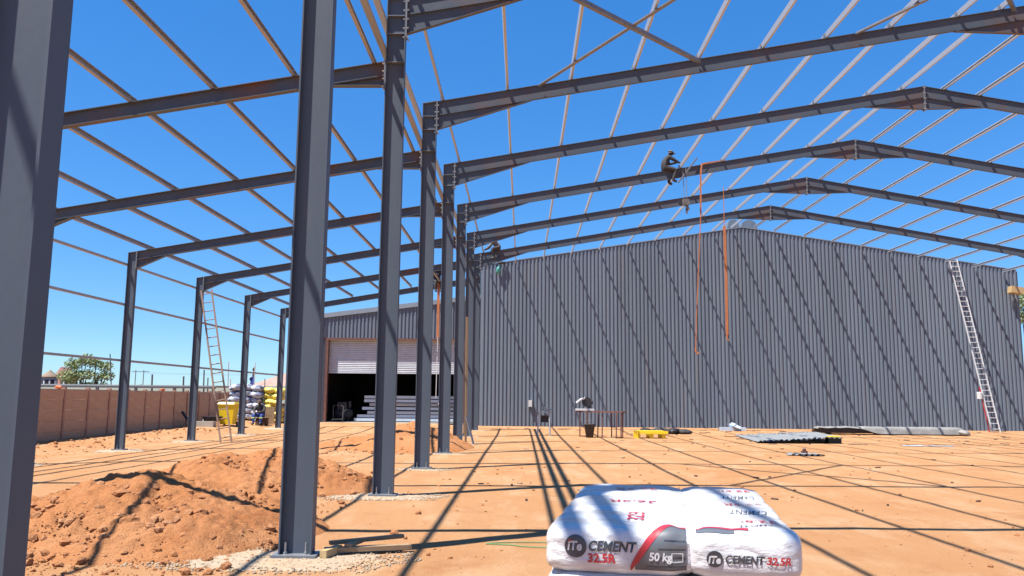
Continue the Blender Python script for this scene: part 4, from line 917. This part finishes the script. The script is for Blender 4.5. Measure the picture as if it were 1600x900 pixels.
for k, (u, lab) in enumerate(((at(77,600,110).x,'round hut with thatched cone roof, left one beside the foreground column'),(at(108,600,110).x,'round hut with thatched cone roof, right one below the tree'))):
    hx, hy = u, 110; t = thing('thatched_hut', lab, 'hut', (hx,hy,0), 'thatched huts beyond the wall')
    part('wall', MB().lathe((hx,hy,0), [(1.05,0),(1.05,3.95)], 20), M['hutwall'], t, True)
    part('roof', MB().lathe((hx,hy,3.9), [(1.25,0),(1.22,.08),(.8,.45),(.12,.95),(.08,1.1)], 20), M['thatch'], t, True)
    for a in (-2.2,-1.4,-.7): part('window', MB().box((hx+1.04*math.cos(a),hy+1.04*math.sin(a),3.1),(.1,.55,.9), Matrix.Rotation(a,3,'Z')), M['navy'], t)
gx0 = at(90,590,125).x+61.3
solo('pink_gable', MB().loft([Vector((gx0-62.3,125,2)),Vector((gx0-60.3,125,2)),Vector((gx0-60.3,125,5.0)),Vector((gx0-60.9,125,5.9)),Vector((gx0-61.8,125,4.6))], [Vector((gx0-62.3,128,2)),Vector((gx0-60.3,128,2)),Vector((gx0-60.3,128,5.0)),Vector((gx0-60.9,128,5.9)),Vector((gx0-61.8,128,4.6))]).bb(gx0-62.3,gx0-60.3,125.02,127.98,0,1.99), M['pink'], 'pink plastered gable peeking out between the thatched huts', 'building', (-61,125,0))
cp_ = thing('carport', 'long low shade roof on dark posts behind the brown wall', 'carport', (-21,40,0))
part('roof', MB().bb(-34,-15.4,39.6,43.5,2.02,2.10), M['distantgrey'], cp_); part('front_beam', MB().bb(-34,-15.4,39.45,39.58,1.93,2.04), M['pole'], cp_)
for k in range(9): part('post', MB().bb(-33.6+k*2.25,-33.45+k*2.25,39.46,39.57,-.1,1.929), M['pole'], cp_)
solo('pale_green_wall', MB().bb(-60,-14.5,60,60.2,-.1,2.35), M['palegreen'], 'long pale green wall far behind the brown wall', 'wall', (-40,60,0))
gt = thing('power_pole_gantry', 'pair of thin power poles joined by a crossbar far beyond the wall', 'power pole', (-57,120,0))
for dx in (0,1.25): part('pole', MB().tube([(-58.0+dx,120,0),(-58.0+dx,120,5.1)], .06, 6), M['pole'], gt)
part('crossbar', MB().bar((-58.6,120,5.1),(-55.9,120,5.1), .09,.09), M['pole'], gt)
part('insulator', MB().box((-58.0,120,5.25),(.08,.08,.25)).box((-56.75,120,5.25),(.08,.08,.25)), M['pole'], gt)
pp = [(172,553,604,70,.05,'leaning wire pole just right of the trees'),(238,585,607,60,.07,'dark fence post above the wall between the first outer columns'),(287,588,607,60,.07,'dark fence post above the wall left of the second outer column'),(319,578,606,60,.06,'tall thin pole just right of the ladder column'),(325,590,606,60,.05,'short thin post next to the tall thin pole'),(357,565,606,62,.05,'tall thin white mast between ladder and third outer column'),(360,592,606,58,.05,'short dark post beside the white mast'),(414,592,606,60,.04,'thin post in front of the tiled roof')]
for u, v0, v1, y, r, lab in pp:
    p = at(u, v0, y); q = at(u+(6 if u == 172 else 0), v1, y); solo('thin_pole', MB().tube([(q.x,y,0),(p.x,y,p.z)], r, 6), M['white' if 'white' in lab else 'pole'], lab, 'pole', (q.x,y,0))
p = at(399, 566, 75)
fp = thing('flag_pole', 'flagpole with a drooping blue and yellow flag beyond the bag piles', 'flagpole', (p.x,75,0))
part('mast', MB().tube([(p.x,75,0),(p.x,75,p.z)], .045, 6), M['white'], fp)
fl = MB(); fl2 = MB()
for k, mb in ((0,fl),(1,fl2)):
    for i in range(7):
        z_ = p.z-.3-k*.95-i*.16; a = .10+.16*k+.05*math.sin(i*1.7)
        mb.v += [Vector((p.x-.04,75,z_)),Vector((p.x-.04-a,75.1+.06*math.sin(i),z_-.2)),Vector((p.x-.04-a*1.6,75,z_-.3))]
    for i in range(6): mb.f += [(i*3,i*3+1,i*3+4,i*3+3),(i*3+1,i*3+2,i*3+5,i*3+4)]
part('flag_upper', fl, M['thatch'], fp); part('flag_lower', fl2, M['blue'], fp)
hx = at(432, 604, 90)
hs_ = thing('tiled_roof_house', 'house with reddish tiled roof far behind the bag piles', 'house', (hx.x,90,0))
part('wall', MB().bb(hx.x-3.6,hx.x+6,90,97,0,2.4), M['distantgrey'], hs_)
part('roof', MB().add([(hx.x-4.2,89.6,2.4),(hx.x+6.5,89.6,2.4),(hx.x+6.5,97.4,2.4),(hx.x-4.2,97.4,2.4),(hx.x+.8,93.5,4.6),(hx.x+4.2,93.5,4.6)], [(0,1,5,4),(1,2,5),(2,3,4,5),(3,0,4),(3,2,1,0)]), M['rooftile'], hs_)
part('fascia', MB().bb(hx.x-4.25,hx.x+6.55,89.5,89.58,2.18,2.42), M['pole'], hs_)
for u, lab in ((86,'small orange object on the brown wall top at far left'),(250,'small orange-red cover on the wall top between the outer columns')):
    yy = 17.3 if u == 86 else 26.2; p = at(u, 607, yy); p2 = on_wall(yy, 0); solo('orange_cover', MB().blob((p2.x,yy,1.76), .085, (1.6,.7,.7), .1, 0, rr, True), M['orangeplastic'], lab, 'cover', (p2.x,yy,1.72))
wr = MB()
for z_ in (4.85,5.0):
    pts = [(-56.75+ (70)*k/14, 120-30*k/14, z_-.35*math.sin(math.pi*(k%7)/7)) for k in range(15)]; wr.tube(pts, .012, 4)
solo('power_line', wr, M['pole'], 'thin overhead power lines running right from the pole gantry', 'cable', (-40,110,4.8))

lt = MB(); rl = random.Random(21)
for k in range(150):
    y = rl.uniform(3, 33); x = rl.uniform(1.5, 26); a = rl.uniform(0, 3.14); q = rl.uniform(.02,.09)*(.5+y/30)
    lt.box((x, y, gh(x,y)+.012), (q*rl.uniform(1,3.2), q*.7, .022), Matrix.Rotation(a,3,'Z'), rl.randrange(3))
struct('site_litter', lt, [M['charcoal'], M['wood'], M['cloth_brown']], 'stuff')
